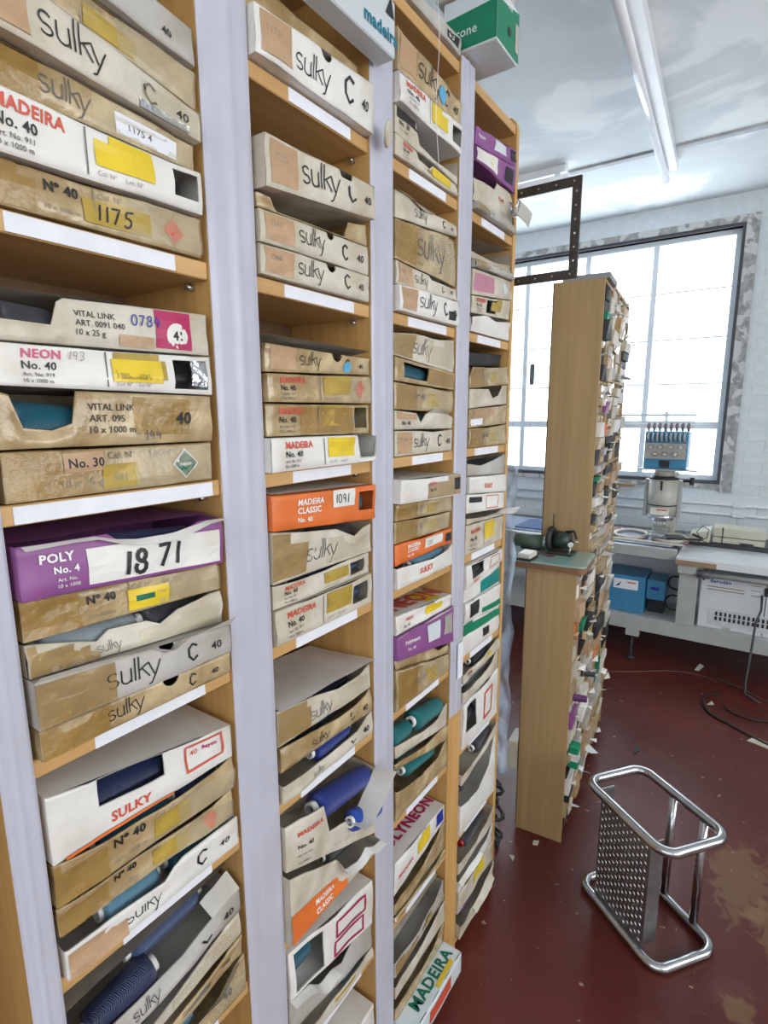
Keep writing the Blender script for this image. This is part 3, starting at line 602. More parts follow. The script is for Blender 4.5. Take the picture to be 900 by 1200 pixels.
fill(1, 2, [
 ((222,1195,283,1123), TAN, None, 'torn brown tray with clear tape, marked 40', dict(prof=LOWT, top=False, lip=(.5,.95,.008,.01,CREAM), cones=[(.30,.66,.60,.02,'sky',.03,CORER)], prints=[('t', '40', .82, .4, .22, .03, INKG), ('rect', .72, .98, .1, .9, CLEAR, 'clear_tape')])),
 ((213,1190,285,1090), TAN, 'sulky|-', 'brown open tray with scribbled patch', dict(prof=SLOPE, top=False, cones=[(.42,.66,.5,.019,'purple',.035,CORER)], prints=[('t', '40', .84, .4, .22, .03, INKG), ('rect', .56, .74, .25, .5, INKG, 'ink_scribble', .002)])),
 ((165,1200,283,1067), CREAM, 'sulkyx', 'cream open tray with navy cone', dict(prof=SLOPE, top=False, cones=[(.12,.52,.66,.022,'navy',.035)])),
 ((150,1163,283,1040), GREYC, 'sulky|-', 'grey open tray with two glossy navy cones', dict(spill=1, prof=[(0,.62),(.3,.5),(.6,.5),(.8,.75),(.93,1),(1,1)], top=False, lid=(.012,.03,-.03,GREYC), cones=[(.46,.10,.56,.023,'navy',.030),(.40,.84,.92,.023,'slate',.060)], lip=(.80,1,-.03,.012,WHITE))),
])
# ---- second bay
fill(2, 7, [
 ((302.6,3,436.5,97), WHITE, 'sulky|1173', 'white carton with thin script and round thumb hole', dict(prot=.018, notch=(.545,.014), ul=.0, ur=.004)),
 ((330,-30,445,58), TAN, None, 'worn tan carton lying behind the jutting grey box', dict(prot=-.012, ztop=(2.180, 2.180))),
])
fill(2, 6, [
 ((298,281,423,321), CREAM, 'sulky|1248', 'cream carton with thin script and thumb hole', dict(notch=(.60,.012), prot=.008)),
 ((297,240,420,285), CREAM, 'sulky|1247', 'cream carton with thin script, torn corner', dict(notch=(.60,.010), prof=[(0,1),(1,1)], prot=.010, top=False, cones=[(.30,.72,.92,.026,'teal',.045)])),
 ((300,222,432,262), TAN, None, 'ragged brown tray with dark gap and teal thread', dict(prof=[(0,.9),(.10,.8),(.14,.1),(.75,.05),(.8,.8),(1,.9)], top=False, cones=[(.05,.16,.45,.018,'brown',.02)])),
 ((292.5,145,431,214), CREAM, 'sulky|1205', 'cream carton jutting out with stepped front edge', dict(prot=.02, prof=[(0,1),(.62,1),(.64,.82),(.74,.80),(.76,1),(1,1)])),
])
fill(2, 5, [
 ((311,514,415,510), WHITE, 'mad|911', 'clean white carton with open right end', dict(prot=.016, ul=-.001, ur=.0, prof=[(0,1),(.77,1),(.78,.62),(.8,.20),(.97,.18),(1,.95)], top=True, cones=[(.7,.97,.4,.016,'char',.05)])),
 ((310,472.7,423,474), TAN, 'mad|911|o', 'yellowed carton with red heading and foil scrap', dict(hole=(.82,.97,.2,.9), cones=[(.7,.99,.5,.018,'steel',.03)], prints=[('rect', .28, .8, .05, .9, TAPE, 'aged_tape', .002)])),
 ((306,436.7,427,440.7), TAN, 'mad|911|o', 'yellowed carton with red heading and red diamond', dict(prot=.008, prints=[('diamond', .86, .5, .34, RED), ('rect', .75, .99, .1, .9, CLEAR, 'clear_tape', .002)])),
 ((304.7,400.7,423,419), TAN, 'sulky', 'brown carton with thin script, lid raised', dict(notch=(.64,.014), top=False, lid=(.012,.012,.002,CREAM), cones=[(.4,.85,.7,.02,'navy',.03)], prints=[('disc', .74, .36, .28, BLUED)])),
])
fill(2, 4, [
 ((319,720,429,674.6), CREAM, 'mad|911|o', 'cream carton with red heading, dark window right', dict(hole=(.76,.94,.22,.85), cones=[(.6,.99,.5,.02,'navy',.028)])),
 ((317,688.7,427,649), CREAM, 'mad|911|o', 'cream carton with red heading, bulging open top', dict(prof=[(0,.98),(.2,.9),(.5,.86),(.75,.98),(1,1)], top=False, lid=(.01,.006,-.03,CREAM), hole=(.76,.94,.2,.82), cones=[(.22,.64,.95,.021,'navy',.035),(.6,.99,.45,.018,'navy',.03)])),
 ((317,625,436,609), CREAM, 'sulkyx', 'crushed cream carton with thin script', dict(amp=.005, prof=[(0,1),(.3,.93),(.6,.88),(.8,.6),(.9,.8),(1,.9)], top=False, cones=[(.45,.9,.6,.02,'char',.04)])),
 ((314,582.5,446,567), ORANGE, 'classic', 'orange carton with handwritten 1091 label', dict(prot=.012, ul=0, ur=.001, hole=(.80,.96,.30,.85), cones=[(.7,.99,.45,.018,'dteal',.03)], prints=[('rect', .53, .75, .48, .97, WHITE, 'paper_label', .0016), ('hand', '1091', .55, .6, .24, INK, .12), ('rtop', .03, .97, .05, .95, WHITE, 'pale_top')])),
])
fill(2, 3, [
 ((328,911,431,838), CREAM, 'sulky|-', 'cream tray with thin script and blue thread', dict(prof=LOWT, top=False, cones=[(.40,.80,.7,.021,'blue',.028)])),
 ((326,882,430,812), TAN, 'sulky|-', 'brown tray with slumped front and thin script', dict(prof=[(0,1),(.3,.9),(.6,.7),(.8,.8),(1,1)], top=False, cones=[(.3,.8,.4,.018,'navy',.05)])),
 ((323,836,432,780), CREAM, 'sulkyx', 'cream tray under a wide raised white lid', dict(prof=[(0,1),(.3,.95),(.6,.72),(.85,.8),(1,1)], top=False, lid=(.004,.014,.012,WHITE), cones=[(.5,.9,.4,.018,'navy',.05)])),
])
fill(2, 2, [
 ((334,1035,433,985), CREAM, None, 'white and orange carton hanging over the shelf edge', dict(prot=.020, ul=-.001, ur=.001, prof=[(0,1),(.45,.95),(.52,.55),(.7,.5),(.78,.85),(.9,.6),(1,.6)], top=False, lip=(.45,1,.014,-.006,WHITE), prints=[('rect', .0, .58, .02, .46, ORANGE, 'orange_panel', .0012), ('t', 'MADEIRA', .24, .27, .16, .03, WINK), ('t', 'CLASSIC', .24, .09, .16, .03, WINK)], cones=[(.55,.95,.5,.018,'char',.06)])),
 ((331,975,433,900), CREAM, 'mad|911|o', 'white tray spilling two blue cones', dict(spill=1, gap=.005, prot=.012, prof=[(0,1),(.36,.95),(.42,.42),(.7,.40),(.85,.7),(1,.95)], top=False, lid=(.0,.03,-.08,CREAM), lip=(.62,1.03,.050,.004,WHITE), cones=[(.36,.98,.82,.027,'blue',.022),(.66,1.0,.40,.021,'royal',-.004)])),
])
fill(2, 1, [
 ((345,1215,432,1128), CREAM, 'mad|911|o', 'tilted cream tray with dark teal cone', dict(prof=SLOPE, top=False, cones=[(.62,.95,.6,.013,'dteal',.02)])),
 ((340,1172,432,1085), GREYC, None, 'grey torn tray with ragged flaps', dict(prof=TORN, top=False, lip=(.0,.5,.02,-.005,WHITE), cones=[(.2,.45,.6,.018,'dteal',.06)])),
 ((336,1118,433,1035), WHITE, None, 'smooth white box with rounded hole and faint red outlines', dict(prot=.004, hole=(.05,.36,.1,.9), cones=[(.06,.3,.5,.016,'dteal',.04)], prints=[('frame', .50, .88, .52, .85, CRIM), ('frame', .48, .86, .1, .42, CRIM)])),
])
fill(2, 0, [
 ((345,1215,432,1128), TAN, None, 'brown open tray near the floor', dict(prof=LOWT, top=False, ztop=(.11,.115))),
 ((345,1215,432,1128), CREAM, None, 'cream open tray with navy cone', dict(prof=SLOPE, top=False, ztop=(.18,.19), cones=[(.3,.8,.6,.02,'navy',.03)])),
 ((345,1215,432,1128), WHITE, 'mad|911', 'white carton with yellow sticker under the shelf', dict(ztop=(.25,.26))),
])
# ---- third bay
fill(3, 8, [((466,-30,531,34), GREYC, None, 'grey carton with black end label', dict(prot=.006, ul=.05, prints=[('rect', .70, .93, .25, .72, BLACK, 'black_label'), ('t', 'No. 12', .73, .40, .2, .02, WINK)]))])
fill(3, 7, [
 ((457,149,531,213), CREAM, 'mad|911|o', 'small pale carton with red heading, torn end', dict(prof=[(0,1),(.30,1),(.34,.6),(.5,.5),(.55,.85),(.95,.9),(1,.4)], top=False, cones=[(.75,.98,.4,.016,'teal',.02)], prints=[('rect', .55, .85, .2, .8, YEL, 'yellow_sticker', .0016)])),
 ((457,115,531,180), CREAM, None, 'pale carton with black upper label', dict(prof=[(0,1),(.30,1),(.36,.3),(.6,.2),(1,.3)], top=False, prints=[('rect', .02, .32, .62, .97, BLACK, 'black_label'), ('t', 'No. 30', .05, .4, .16, .02, INK), ('t', '10 x 1000', .05, .2, .11, .0, INKG)], cones=[(.4,.8,.4,.016,'char',.03)])),
 ((460,72,532.7,140), WHITE, 'mad|911', 'white carton with large yellow sticker', dict(prot=.014, hole=(.82,.97,.2,.8), cones=[(.7,.98,.5,.018,'black',.03)])),
 ((465,26,533,110), TAN, 'sulky', 'crumpled brown carton with blue disc', dict(amp=.005, prot=.010, prints=[('disc', .66, .45, .28, BLUED)])),
])
fill(3, 6, [
 ((458,329,532,351), WHITE, 'sulky|1511', 'white carton with thin script, jutting out', dict(prot=.012, prints=[('rect', .80, .92, .15, .5, BLACK, 'black_label', .0016)])),
 ((457.5,300,536,338), CREAM, 'sulky|1510', 'cream carton with teal thread gap', dict(prof=[(0,1),(.5,.96),(.55,.78),(.95,.75),(1,1)], top=False, lid=(.003,.003,-.02,CREAM), cones=[(.5,.98,.75,.018,'teal',.02)])),
 ((457,253,523,275), TAN, 'sulkyx', 'plastic wrapped brown carton with thin script', dict(amp=.004, prints=[('t', '1 5 7 0', .3, .1, .12, .01, INKG)])),
 ((457,217,521,257), CREAM, 'sulky|-', 'cream wrapped carton with long script', dict(amp=.004, lip=(.0,.6,.006,-.004,CREAM))),
])
fill(3, 5, [
 ((459,505,530,503), CREAM, 'sulky|1514', 'cream carton with thin script and teal sliver', dict(prof=[(0,1),(.4,.96),(.6,.90),(.85,.95),(1,1)], top=False, cones=[(.3,.75,.9,.017,'teal',.03)])),
 ((459,480.5,522,484), CREAM, None, 'carton torn diagonally with grey flap', dict(prof=[(0,1),(.34,.9),(.42,.35),(.5,.9),(.7,1),(.9,.9),(1,.7)], top=False, prints=[('rect', .03, .33, .55, .95, KRAFT, 'red_brown_patch'), ('t', 'No. 40', .1, .25, .2, .02, INK)], lip=(.5,.9,.006,.005,GREYC), cones=[(.3,.6,.4,.016,'teal',.02)])),
 ((461,447,530,458), TAN, 'worn', 'glossy brown taped carton with clear wrap', dict(amp=.004)),
 ((459,415,530,437), TAN, None, 'brown carton with hole showing teal thread', dict(amp=.004, hole=(.12,.5,.2,.85), cones=[(.05,.6,.5,.018,'dteal',.03)], prints=[('rect', .5,.97,.1,.9, TAPE, 'aged_tape', .0014)])),
 ((459,388,533,397), CREAM, 'sulkyx', 'soft crushed cream carton with faint script', dict(amp=.005, prof=[(0,.95),(.3,1),(.7,.9),(1,.95)])),
])
fill(3, 4, [
 ((460,669,522,641), WHITE, 'redname', 'white carton with red name, blue thread above', dict(prot=.01, prof=[(0,.95),(.3,.85),(.6,.7),(.9,.8),(1,1)], top=False, cones=[(.35,.95,.85,.018,'sky',.03)])),
 ((459,641,525,620), ORANGE, 'classic', 'orange carton with white paper label', dict(prot=.006, prints=[('rect', .48, .80, .35, .9, WHITE, 'paper_label', .0016), ('hand', '1201', .52, .45, .25, INKG, .1), ('rect', .86,.97,.25,.8, BLACK, 'dark_window', .0016)])),
 ((459,613,529,599), TAN, 'worn', 'brown taped carton printed 40', dict(amp=.003)),
 ((462,592,530,581), TAN, 'worn', 'dull brown carton squeezed under the white box', dict(amp=.004)),
 ((459,564,540,555), WHITE, None, 'white box with taped brown right end', dict(prot=.018, ul=-.001, ur=.002, prints=[('rect', .40, 1.0, .06, .96, TAPE, 'brown_tape', .0014), ('t', 'NEON', .44, .62, .16, .02, PINK), ('t', 'No. 40', .44, .36, .15, .01, INK), ('rect', .88, .98, .3, .85, BLACK, 'dark_window', .002)])),
])
fill(3, 3, [
 ((463,788,526,767), TAN, 'worn', 'brown taped tray in the nearest corner', dict(amp=.004)),
 ((462,775,527,752), TAN, None, 'wrapped brown carton with dark gap', dict(amp=.004, prof=[(0,1),(.7,.9),(.8,.5),(1,.8)], top=False)),
 ((460,752,531,711), PURPLE, None, 'bright purple carton with silver label', dict(prot=.012, ul=0, ur=.002, lip=(0,1,.006,.002,WHITE), prints=[('t', 'Polyneon', .12, .55, .2, .02, WINK), ('t', 'No. 40', .16, .28, .15, .01, WINK), ('rect', .48, .72, .3, .85, PALEB, 'silver_label', .0016), ('rect', .80, .96, .3, .85, GREYC, 'grey_window', .0016)])),
 ((461,725,527,697), WHITE, None, 'white carton with big red lettering on its lid', dict(prot=.004, prints=[('tt', 'NEON', .12, .15, .38, .04, RED), ('rtop', .60, .85, .05, .45, YEL, 'yellow_sticker'), ('t', 'NEON', .15, .55, .2, .02, RED), ('t', 'No. 40', .12, .2, .18, .01, INKG), ('rect', .5, .8, .35, .97, YEL, 'yellow_sticker')])),
])
fill(3, 2, [
 ((463,905,522,869), TAN, None, 'brown tray of teal thread', dict(prof=LOWT, top=False, cones=[(.3,.85,.7,.019,'teal',.03)])),
 ((461,893,522,852), TAN, None, 'brown tray with small teal cones', dict(prof=SLOPE, top=False, cones=[(.1,.5,.55,.018,'teal',.035)])),
 ((461,868,524,825), CREAM, None, 'cream tray crowned by a fat teal cone', dict(spill=1, prof=LOWT, top=False, cones=[(.42,.94,.95,.026,'teal',.022),(.04,.38,.70,.024,'teal',.03)])),
])
fill(3, 1, [
 ((466,1072,515,1004), TAN, 'worn', 'brown tray with long steel blue cone', dict(prof=LOWT, top=False, cones=[(.45,.05,.8,.023,'steel',.02),(.52,.98,.8,.023,'steel',.03)])),
 ((464,1050,515,972), TAN, None, 'brown tray with narrow dark gap', dict(prof=SLOPE, top=False)),
 ((463,1012,520,945), WHITE, None, 'white carton with big dark red lettering on its top', dict(prot=.004, prints=[('tt', 'POLYNEON', .02, .2, .30, .04, CRIM), ('rtop', .55, .78, .55, .9, YEL, 'yellow_sticker'), ('rect', .42, .66, .3, .95, YEL, 'yellow_sticker'), ('rect', .82, .97, .2, .9, BINK, 'dark_blue_window', .0016), ('t', 'MADEIRA', .06, .4, .2, .02, RED)])),
])
fill(3, 0, [
 ((470,1180,518,1110), PALEB, None, 'pale box with green name and yellow sticker, jutting out', dict(prot=.062, depth=.20, ul=.002, ur=.006, ztop=(.108,.108), amp=.001, prof=[(0,1),(1,1)], prints=[('tt', 'MADEIRA', .20, .10, .15, .03, GINK), ('rtop', .52, .86, .03, .09, YEL, 'yellow_sticker'), ('tt', '*', .66, .24, .2, .05, mat('magenta_ink', (.30,.02,.18), .5)), ('rect', .3, .75, .2, .8, RED, 'red_panel')])),
 ((470,1180,518,1110), TAN, None, 'brown open tray with charcoal thread', dict(prof=LOWT, top=False, ztop=(.170,.180), cones=[(.3,.8,.7,.018,'char',.03)])),
 ((466,1150,517,1062), CREAM, None, 'cream open tray with purple cone', dict(prof=SLOPE, top=False, ztop=(.235,.250), cones=[(.5,.9,.7,.018,'purple',.03)])),
 ((466,1150,517,1062), GREYC, 'worn', 'grey lidded tray under the shelf', dict(prof=LOWT, top=False, ztop=(.305,.315), lid=(.004,.01,-.02,CREAM))),
])
# ---- farthest bay
fill(4, 7, [
 ((550,225,597,262), GREYC, 'sulkyx', 'grey torn carton clipped at its corner', dict(prot=.016, amp=.005, prof=[(0,.8),(.4,1),(.8,1.0),(1,.7)], top=False)),
 ((551,185,592,220), CREAM, None, 'crumpled white wrapper with red print', dict(amp=.006, prof=[(0,.6),(.5,.7),(.6,1),(.9,.9),(1,.6)], top=False, prints=[('t', 'N-40', .62, .5, .2, .02, RED)])),
 ((551,165,591,188), PURPLE, None, 'purple and yellow carton half hidden by wrapper', dict(prot=.004, prints=[('rect', .0, .5, .1, .9, WHITE, 'white_panel'), ('disc', .36, .6, .25, YEL), ('rect', .72, .92, .2, .8, BLACK, 'dark_window', .0016)])),
 ((551,142,592,168), PURPLE, None, 'purple carton with pale blue label', dict(prot=.006, prints=[('rect', .42, .72, .25, .85, PALEB, 'pale_label'), ('t', 'Polyneon', .05, .5, .18, .02, WINK), ('rect', .84, .97, .2, .85, BLACK, 'dark_window', .0016)])),
])
fill(4, 6, [
 ((549,366,594,375), WHITE, None, 'white bundle of cones in clear wrap', dict(amp=.006, prof=[(0,.8),(.3,1),(.6,.8),(1,.9)])),
 ((549,345,594,352), CREAM, 'mad|911|o', 'pale carton with dark thread window', dict(hole=(.36,.62,.15,.9), cones=[(.3,.7,.5,.018,'char',.03)])),
 ((550,312,594,328), CREAM, None, 'pink and white wrapped carton', dict(amp=.004, prints=[('rect', .05, .5, .15, .85, mat('pink_print', (.50,.22,.30), .5), 'pink_print'), ('disc', .78, .5, .28, PALEB)])),
 ((550,300,596,318), GREYC, 'sulkyx', 'grey wrapped carton with thin script', dict(amp=.005, prot=.01)),
 ((550,280,594,292), INSIDE, None, 'dark brown curled lid under the shelf', dict(prot=.0, prof=[(0,.4),(.5,.2),(1,.3)], top=False, lid=(.0,.0,.0,INSIDE))),
])
fill(4, 5, [
 ((548,503,586,498), TAN, 'worn', 'taped brown bundle on the shelf edge', dict(amp=.004)),
 ((548,480,588,475), TAN, None, 'brown bundle with red patch and white label', dict(amp=.004, prints=[('rect', .1, .6, .5, .9, KRAFT, 'red_brown_patch'), ('rect', .05, .32, .1, .45, PAPER, 'paper_label', .0014)])),
 ((548,456,590,452), CREAM, None, 'cream wrapped bundle with torn middle', dict(amp=.006, prof=[(0,1),(.4,.9),(.5,.4),(.7,.5),(.8,1),(1,1)], top=False)),
 ((549,430,592,430), TAN, 'worn', 'brown wrapped bundle in crinkled plastic', dict(amp=.006)),
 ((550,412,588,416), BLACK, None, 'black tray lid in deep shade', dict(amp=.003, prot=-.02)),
])
fill(4, 4, [
 ((543,617,578,607), CREAM, 'mad|911', 'pale carton with bright yellow sticker', {}),
 ((543,604,574,600), CREAM, None, 'cream tray with long loose paper flap', dict(prof=LOWT, top=False, lip=(.3,1.05,.05,.008,WHITE))),
 ((543,580,580,577), WHITE, None, 'white carton with red outline square', dict(prints=[('frame', .5, .8, .15, .85, RED), ('rect', .05, .35, .55, .85, BLACK, 'black_label')])),
 ((543,560,587,556), WHITE, 'redname', 'white carton with small red name', dict(prot=.01)),
 ((544,543,587,533), GREYC, None, 'torn grey carton with black gap', dict(prof=[(0,.9),(.3,.6),(.7,.8),(1,1)], top=False, lid=(.006,.0,-.01,CREAM), cones=[(.1,.7,.7,.018,'black',.04)])),
])
fill(4, 3, [
 ((541,733,576,714), WHITE, None, 'white carton with green stripe and black square', dict(prot=.004, prints=[('rect', .0, 1, .62, .98, GREEN, 'green_band'), ('rect', .5, .68, .2, .5, BLACK, 'black_square', .0016)])),
 ((541,712,577,690), WHITE, None, 'pale carton with thin green print', dict(prints=[('rect', .45, .98, .1, .35, GREEN, 'green_band'), ('rect', .1, .35, .2, .9, BLACK, 'dark_window')])),
 ((541,694,578,664), WHITE, None, 'white carton with broad teal panel', dict(prints=[('rect', .42, .98, .08, .75, TEAL, 'teal_panel')])),
 ((541,660,584,631), WHITE, None, 'white box with black thread and red outline', dict(prot=.012, hole=(.12,.45,.3,.95), cones=[(.05,.55,.6,.02,'black',.025)], prints=[('frame', .62, .86, .2, .85, RED), ('t', 'SULKY', .15, .1, .16, .02, RED)])),
])
fill(4, 2, [
 ((540,832,582,785), WHITE, None, 'white box with red diamond outline', dict(prot=.010, hole=(.08,.35,.3,.9), cones=[(.0,.45,.6,.018,'char',.03)], prints=[('frame', .55, .8, .25, .8, RED)])),
 ((541,806,578,768), CREAM, None, 'cream tray of dark striped thread', dict(prof=LOWT, top=False, cones=[(.15,.85,.75,.018,'char',.025)])),
 ((541,786,577,752), CREAM, 'mad|911', 'open carton with yellow sticker and black thread', dict(prof=SLOPE, top=False, cones=[(.35,.8,.9,.018,'black',.03)])),
])
fill(4, 1, [
 ((539,925,574,870), WHITE, None, 'white tray with charcoal cone', dict(prof=LOWT, top=False, prot=.01, cones=[(.1,.62,.8,.02,'char',.02)])),
 ((539,905,580,850), CREAM, None, 'white lidded tray with charcoal cone', dict(prof=LOWT, top=False, prot=.008, lid=(.0,.012,-.03,CREAM), cones=[(.5,.96,.8,.02,'char',.02)])),
])
fill(4, 0, [
 ((539,1185,576,1110), CREAM, None, 'pale bag shaped tray with rounded board', dict(prot=.012, amp=.006, prof=[(0,.6),(.4,.5),(.7,.8),(1,1)], top=False, ztop=(.125,.135), lip=(.35,.85,.015,-.02,CREAM), cones=[(.2,.6,.5,.018,'purple',.04)])),
 ((537,1068,572,990), CREAM, None, 'taped tray with two yellow stickers', dict(amp=.005, ztop=(.20,.205), prints=[('rect', .4, .75, .3, .9, YEL, 'yellow_sticker')])),
 ((538,1035,572,962), WHITE, None, 'long white curled tray', dict(prof=LOWT, top=False, ztop=(.262,.27), lip=(.0,.6,.012,-.01,WHITE))),
 ((538,1000,572,942), CREAM, None, 'cream tray with red core and dark thread', dict(prof=LOWT, top=False, ztop=(.325,.332), cones=[(.3,.9,.7,.018,'char',.03,CORER)])),
])
fill(4, 8, []) if False else None

# ------------------------------------------------------------------ loose boxes on and around the rack
def slab_text(P, parent, text, org, right, up, h, M, bold=.02):
    vs, fs = font(text, bold); r = Vector(right).normalized(); u = Vector(up).normalized(); o = Vector(org); n = r.cross(u)*.0012
    P('lettering', MB().add([o+r*x*h+u*y*h+n for x, y in vs], fs), M, parent)
def quad(P, parent, name, pts, M): P(name, MB().add(pts, [tuple(range(len(pts)))]), M, parent)
# jutting pale box, second bay top
zb = 2.1825; XJ = -.573; ye = .872
t = thing('cone_box', 'large pale grey box with teal lettering jutting out above the thumb hole carton', 'box', (-.67, .70, zb)); P = Part(t, t.location)
body = P('carton_body', MB().box(-.78, XJ, .585, .860, zb, zb+.075, .002) if False else MB().box(-.61, XJ, .590, ye, zb, zb+.082, .002), mat('pale_grey_carton', (.56,.60,.62), .4, .05, 14, .05))
slab_text(P, body, 'madeira', (XJ, ye-.088, zb+.018), (0,1,0), (0,0,1), .019, TINK, .035)
slab_text(P, body, 'Lot. Nº', (XJ, ye-.175, zb+.03), (0,1,0), (0,0,1), .010, INKG, .0)
quad(P, body, 'dark_triangle', [(XJ+.001, ye-.03, zb+.055), (XJ+.001, ye-.004, zb+.055), (XJ+.001, ye-.014, zb+.085)], INK)
# round paper tag hanging on the first post by that shelf
o = MB(); o.tube([(RX+.030, .872, 2.075), (RX+.0345, .874, 2.074)], .021, 18); o = o.build('paper_tag', CREAM, None, (RX+.032, .873, 2.075)); tag(o, 'round cream paper tag sticking out over the second grey strip', 'tag')
# green box and grey box on the top of the rack
zt = 2.364
t = thing('cone_box', 'green and white box with black dot standing on top of the rack', 'box', (-.595, 1.255, zt)); P = Part(t, t.location)
x0, x1, y0, y1 = -.665, -.540, 1.205, 1.322; h = .105
body = P('carton_body', MB().box(x0, x1, y0, y1, zt, zt+h, .0015), PALEB)
for nm, pts in (('green_band', [(x1+.001, y0, zt+.004), (x1+.001, y1, zt+.004), (x1+.001, y1, zt+h*.97), (x1+.001, y0, zt+h*.72)]), ('green_band', [(x0, y0-.001, zt+.004), (x1, y0-.001, zt+.004), (x1, y0-.001, zt+h*.72), (x0, y0-.001, zt+h*.66)])): quad(P, body, nm, pts, GREEN)
P('hole_spot', MB().tube([(x1+.0012, y0+.062, zt+.042), (x1+.002, y0+.062, zt+.042)], .009, 12), INK, body)
slab_text(P, body, 'cone', (x0+.03, y0-.001, zt+.028), (1,0,0), (0,0,1), .018, PALEB, .01); slab_text(P, body, 'MADEIRA', (x1, y0+.03, zt+.085), (0,1,0), (0,0,1), .008, WINK, .01)
quad(P, body, 'pale_label', [(x1+.002, y1-.022, zt+.02), (x1+.002, y1-.004, zt+.02), (x1+.002, y1-.004, zt+.075), (x1+.002, y1-.022, zt+.075)], GREYC)
t = thing('cone_box', 'dull grey box stacked on the green and white box', 'box', (-.60, 1.26, zt+h+.001)); P = Part(t, t.location)
P('carton_body', MB().box(-.68, -.548, 1.195, 1.315, zt+h+.001, zt+h+.08, .002), GREYC); P('lid_flap', MB().box(-.68, -.549, 1.196, 1.314, zt+h+.081, zt+h+.0835), CREAM)
# chrome bulldog clip with grey tag on the torn carton of the farthest bay
c = at(603, 247, 0, -.585)
t = thing('bulldog_clip', 'chrome bulldog clip gripping a torn grey card at the rack end', 'clip', c); P = Part(t, c)
P('clip_jaw', MB().add([c+Vector(p) for p in ((0,-.016,0), (0,.016,0), (.006,.016,-.012), (.006,-.016,-.012), (-.006,.016,-.012), (-.006,-.016,-.012))], [(0,1,2,3), (0,1,4,5), (2,3,5,4)]), FOIL)
for sgn in (-1, 1): P('wire_handle', MB().tube([c+Vector((sgn*.004,-.010,-.002)), c+Vector((sgn*.012,-.006,.022)), c+Vector((sgn*.012,.006,.022)), c+Vector((sgn*.004,.010,-.002))], .0016, 6), FOIL)
o = MB(); q = at(606, 243, 0, -.588); a = Vector((.25, .90, -.35)).normalized(); bb = Vector((.1, .35, .93)).normalized()
o.grid(lambda u, v: q+a*(u*.062)+bb*((v-.5)*.04+u*0)+Vector((.004*math.sin(u*3), 0, 0)), 6, 4); o = o.build('card_tag', GREYC, None, q); tag(o, 'grey card tag poking out past the rack end by the clip', 'tag')
# dark drilled metal frame fixed behind the rack end
FR = mat('dark_drilled_steel', (.055, .048, .040), .42, .25, 18, .1, metal=.3)
yf = 1.60; x1 = -.462; x0 = -.80; z1 = 2.214; z0 = 1.958; bw = .024
t = thing('drilled_frame', 'dark rectangular metal frame with drilled holes in front of the window', 'frame', (-.63, yf, z0)); P = Part(t, t.location)
for nm, bx in (('frame_bar', (x0, x1, z0, z0+bw)), ('frame_bar', (x0, x1, z1-bw, z1)), ('frame_bar', (x1-bw, x1, z0+bw, z1-bw)), ('frame_bar', (x0, x0+bw, z0+bw, z1-bw))):
    o = P(nm, MB().box(bx[0], bx[1], yf-.004, yf+.004, bx[2], bx[3], .001), FR)
    hor = bx[1]-bx[0] > bx[3]-bx[2]; n = 7 if hor else 6
    for i in range(n):
        f = (i+.6)/n; cx_ = bx[0]+(bx[1]-bx[0])*f if hor else (bx[0]+bx[1])/2; cz_ = (bx[2]+bx[3])/2 if hor else bx[2]+(bx[3]-bx[2])*f
        P('rivet', MB().tube([(cx_, yf-.0052, cz_), (cx_, yf-.004, cz_)], .0028, 8), FOIL, o)
P('mounting_arm', MB().box(-.79, -.75, 1.5495, yf-.004, 2.0, 2.04), FR)

# ------------------------------------------------------------------ pigeonhole units beyond the rack
U0 = at(657, 988, 2, 0); UR = math.radians(5.0); UROT = Matrix.Rotation(UR, 4, 'Z')
def unit_world(p): return U0 + (UROT @ Vector(p))
DP = .172
def unit(label, ya, yb, divs, top, cap=None, shelf_gap=.135):
    t = thing('pigeonhole_unit', label, 'shelf unit', U0, UR, 'pigeonhole units by the aisle')
    ed = .012
    def add(n, bx, M=OAK, pa=None): return MB().box(*bx, .001).build(n, M, pa or t)
    add('side_panel', (-DP, 0, ya, ya+ed, 0, top)); add('side_panel', (-DP, 0, yb-ed, yb, 0, top))
    for d in divs: add('divider', (-DP, 0, d-.005, d+.005, .02, top-ed))
    add('back_panel', (-DP-.004, -DP, ya, yb, .01, top), BACKB)
    add('top_panel', (-DP, 0, ya+ed, yb-ed, top-ed, top))
    cols = []; e = [ya+ed]+[v for d in divs for v in (d-.005, d+.005)]+[yb-ed]
    nsh = int(top/.34)
    for ci in range(0, len(e), 2):
        zs = [.03+ (top-.05)*i/nsh for i in range(nsh)]
        for z in zs: add('shelf', (-DP, -.002, e[ci]+.0005, e[ci+1]-.0005, z, z+.010))
        cols.append((e[ci], e[ci+1], [(zs[i]+.010, (zs[i+1] if i+1 < nsh else top-ed)) for i in range(nsh)]))
    return t, cols
low, c_low = unit('low oak unit in the aisle, its plain end panel facing the viewer', 0, .205, [.103], 1.055)
ta, c_a = unit('tall oak unit with plain end panel rising behind the low green topped one', .208, .432, [.318], 2.055)
tb, c_b = unit('farthest tall pigeonhole unit in front of the window, crammed with packets', .436, .955, [.60, .765], 2.075)
GTOP = mat('pale_green_worktop', (.30, .46, .42), .10, .06, 14, coat=.4)
t = thing('unit_top', 'pale green laminate top with brown edge lying on the low oak unit', 'worktop', unit_world((-.09, .09, 1.056)), UR); base = Vector((-.09, .09, 1.056))
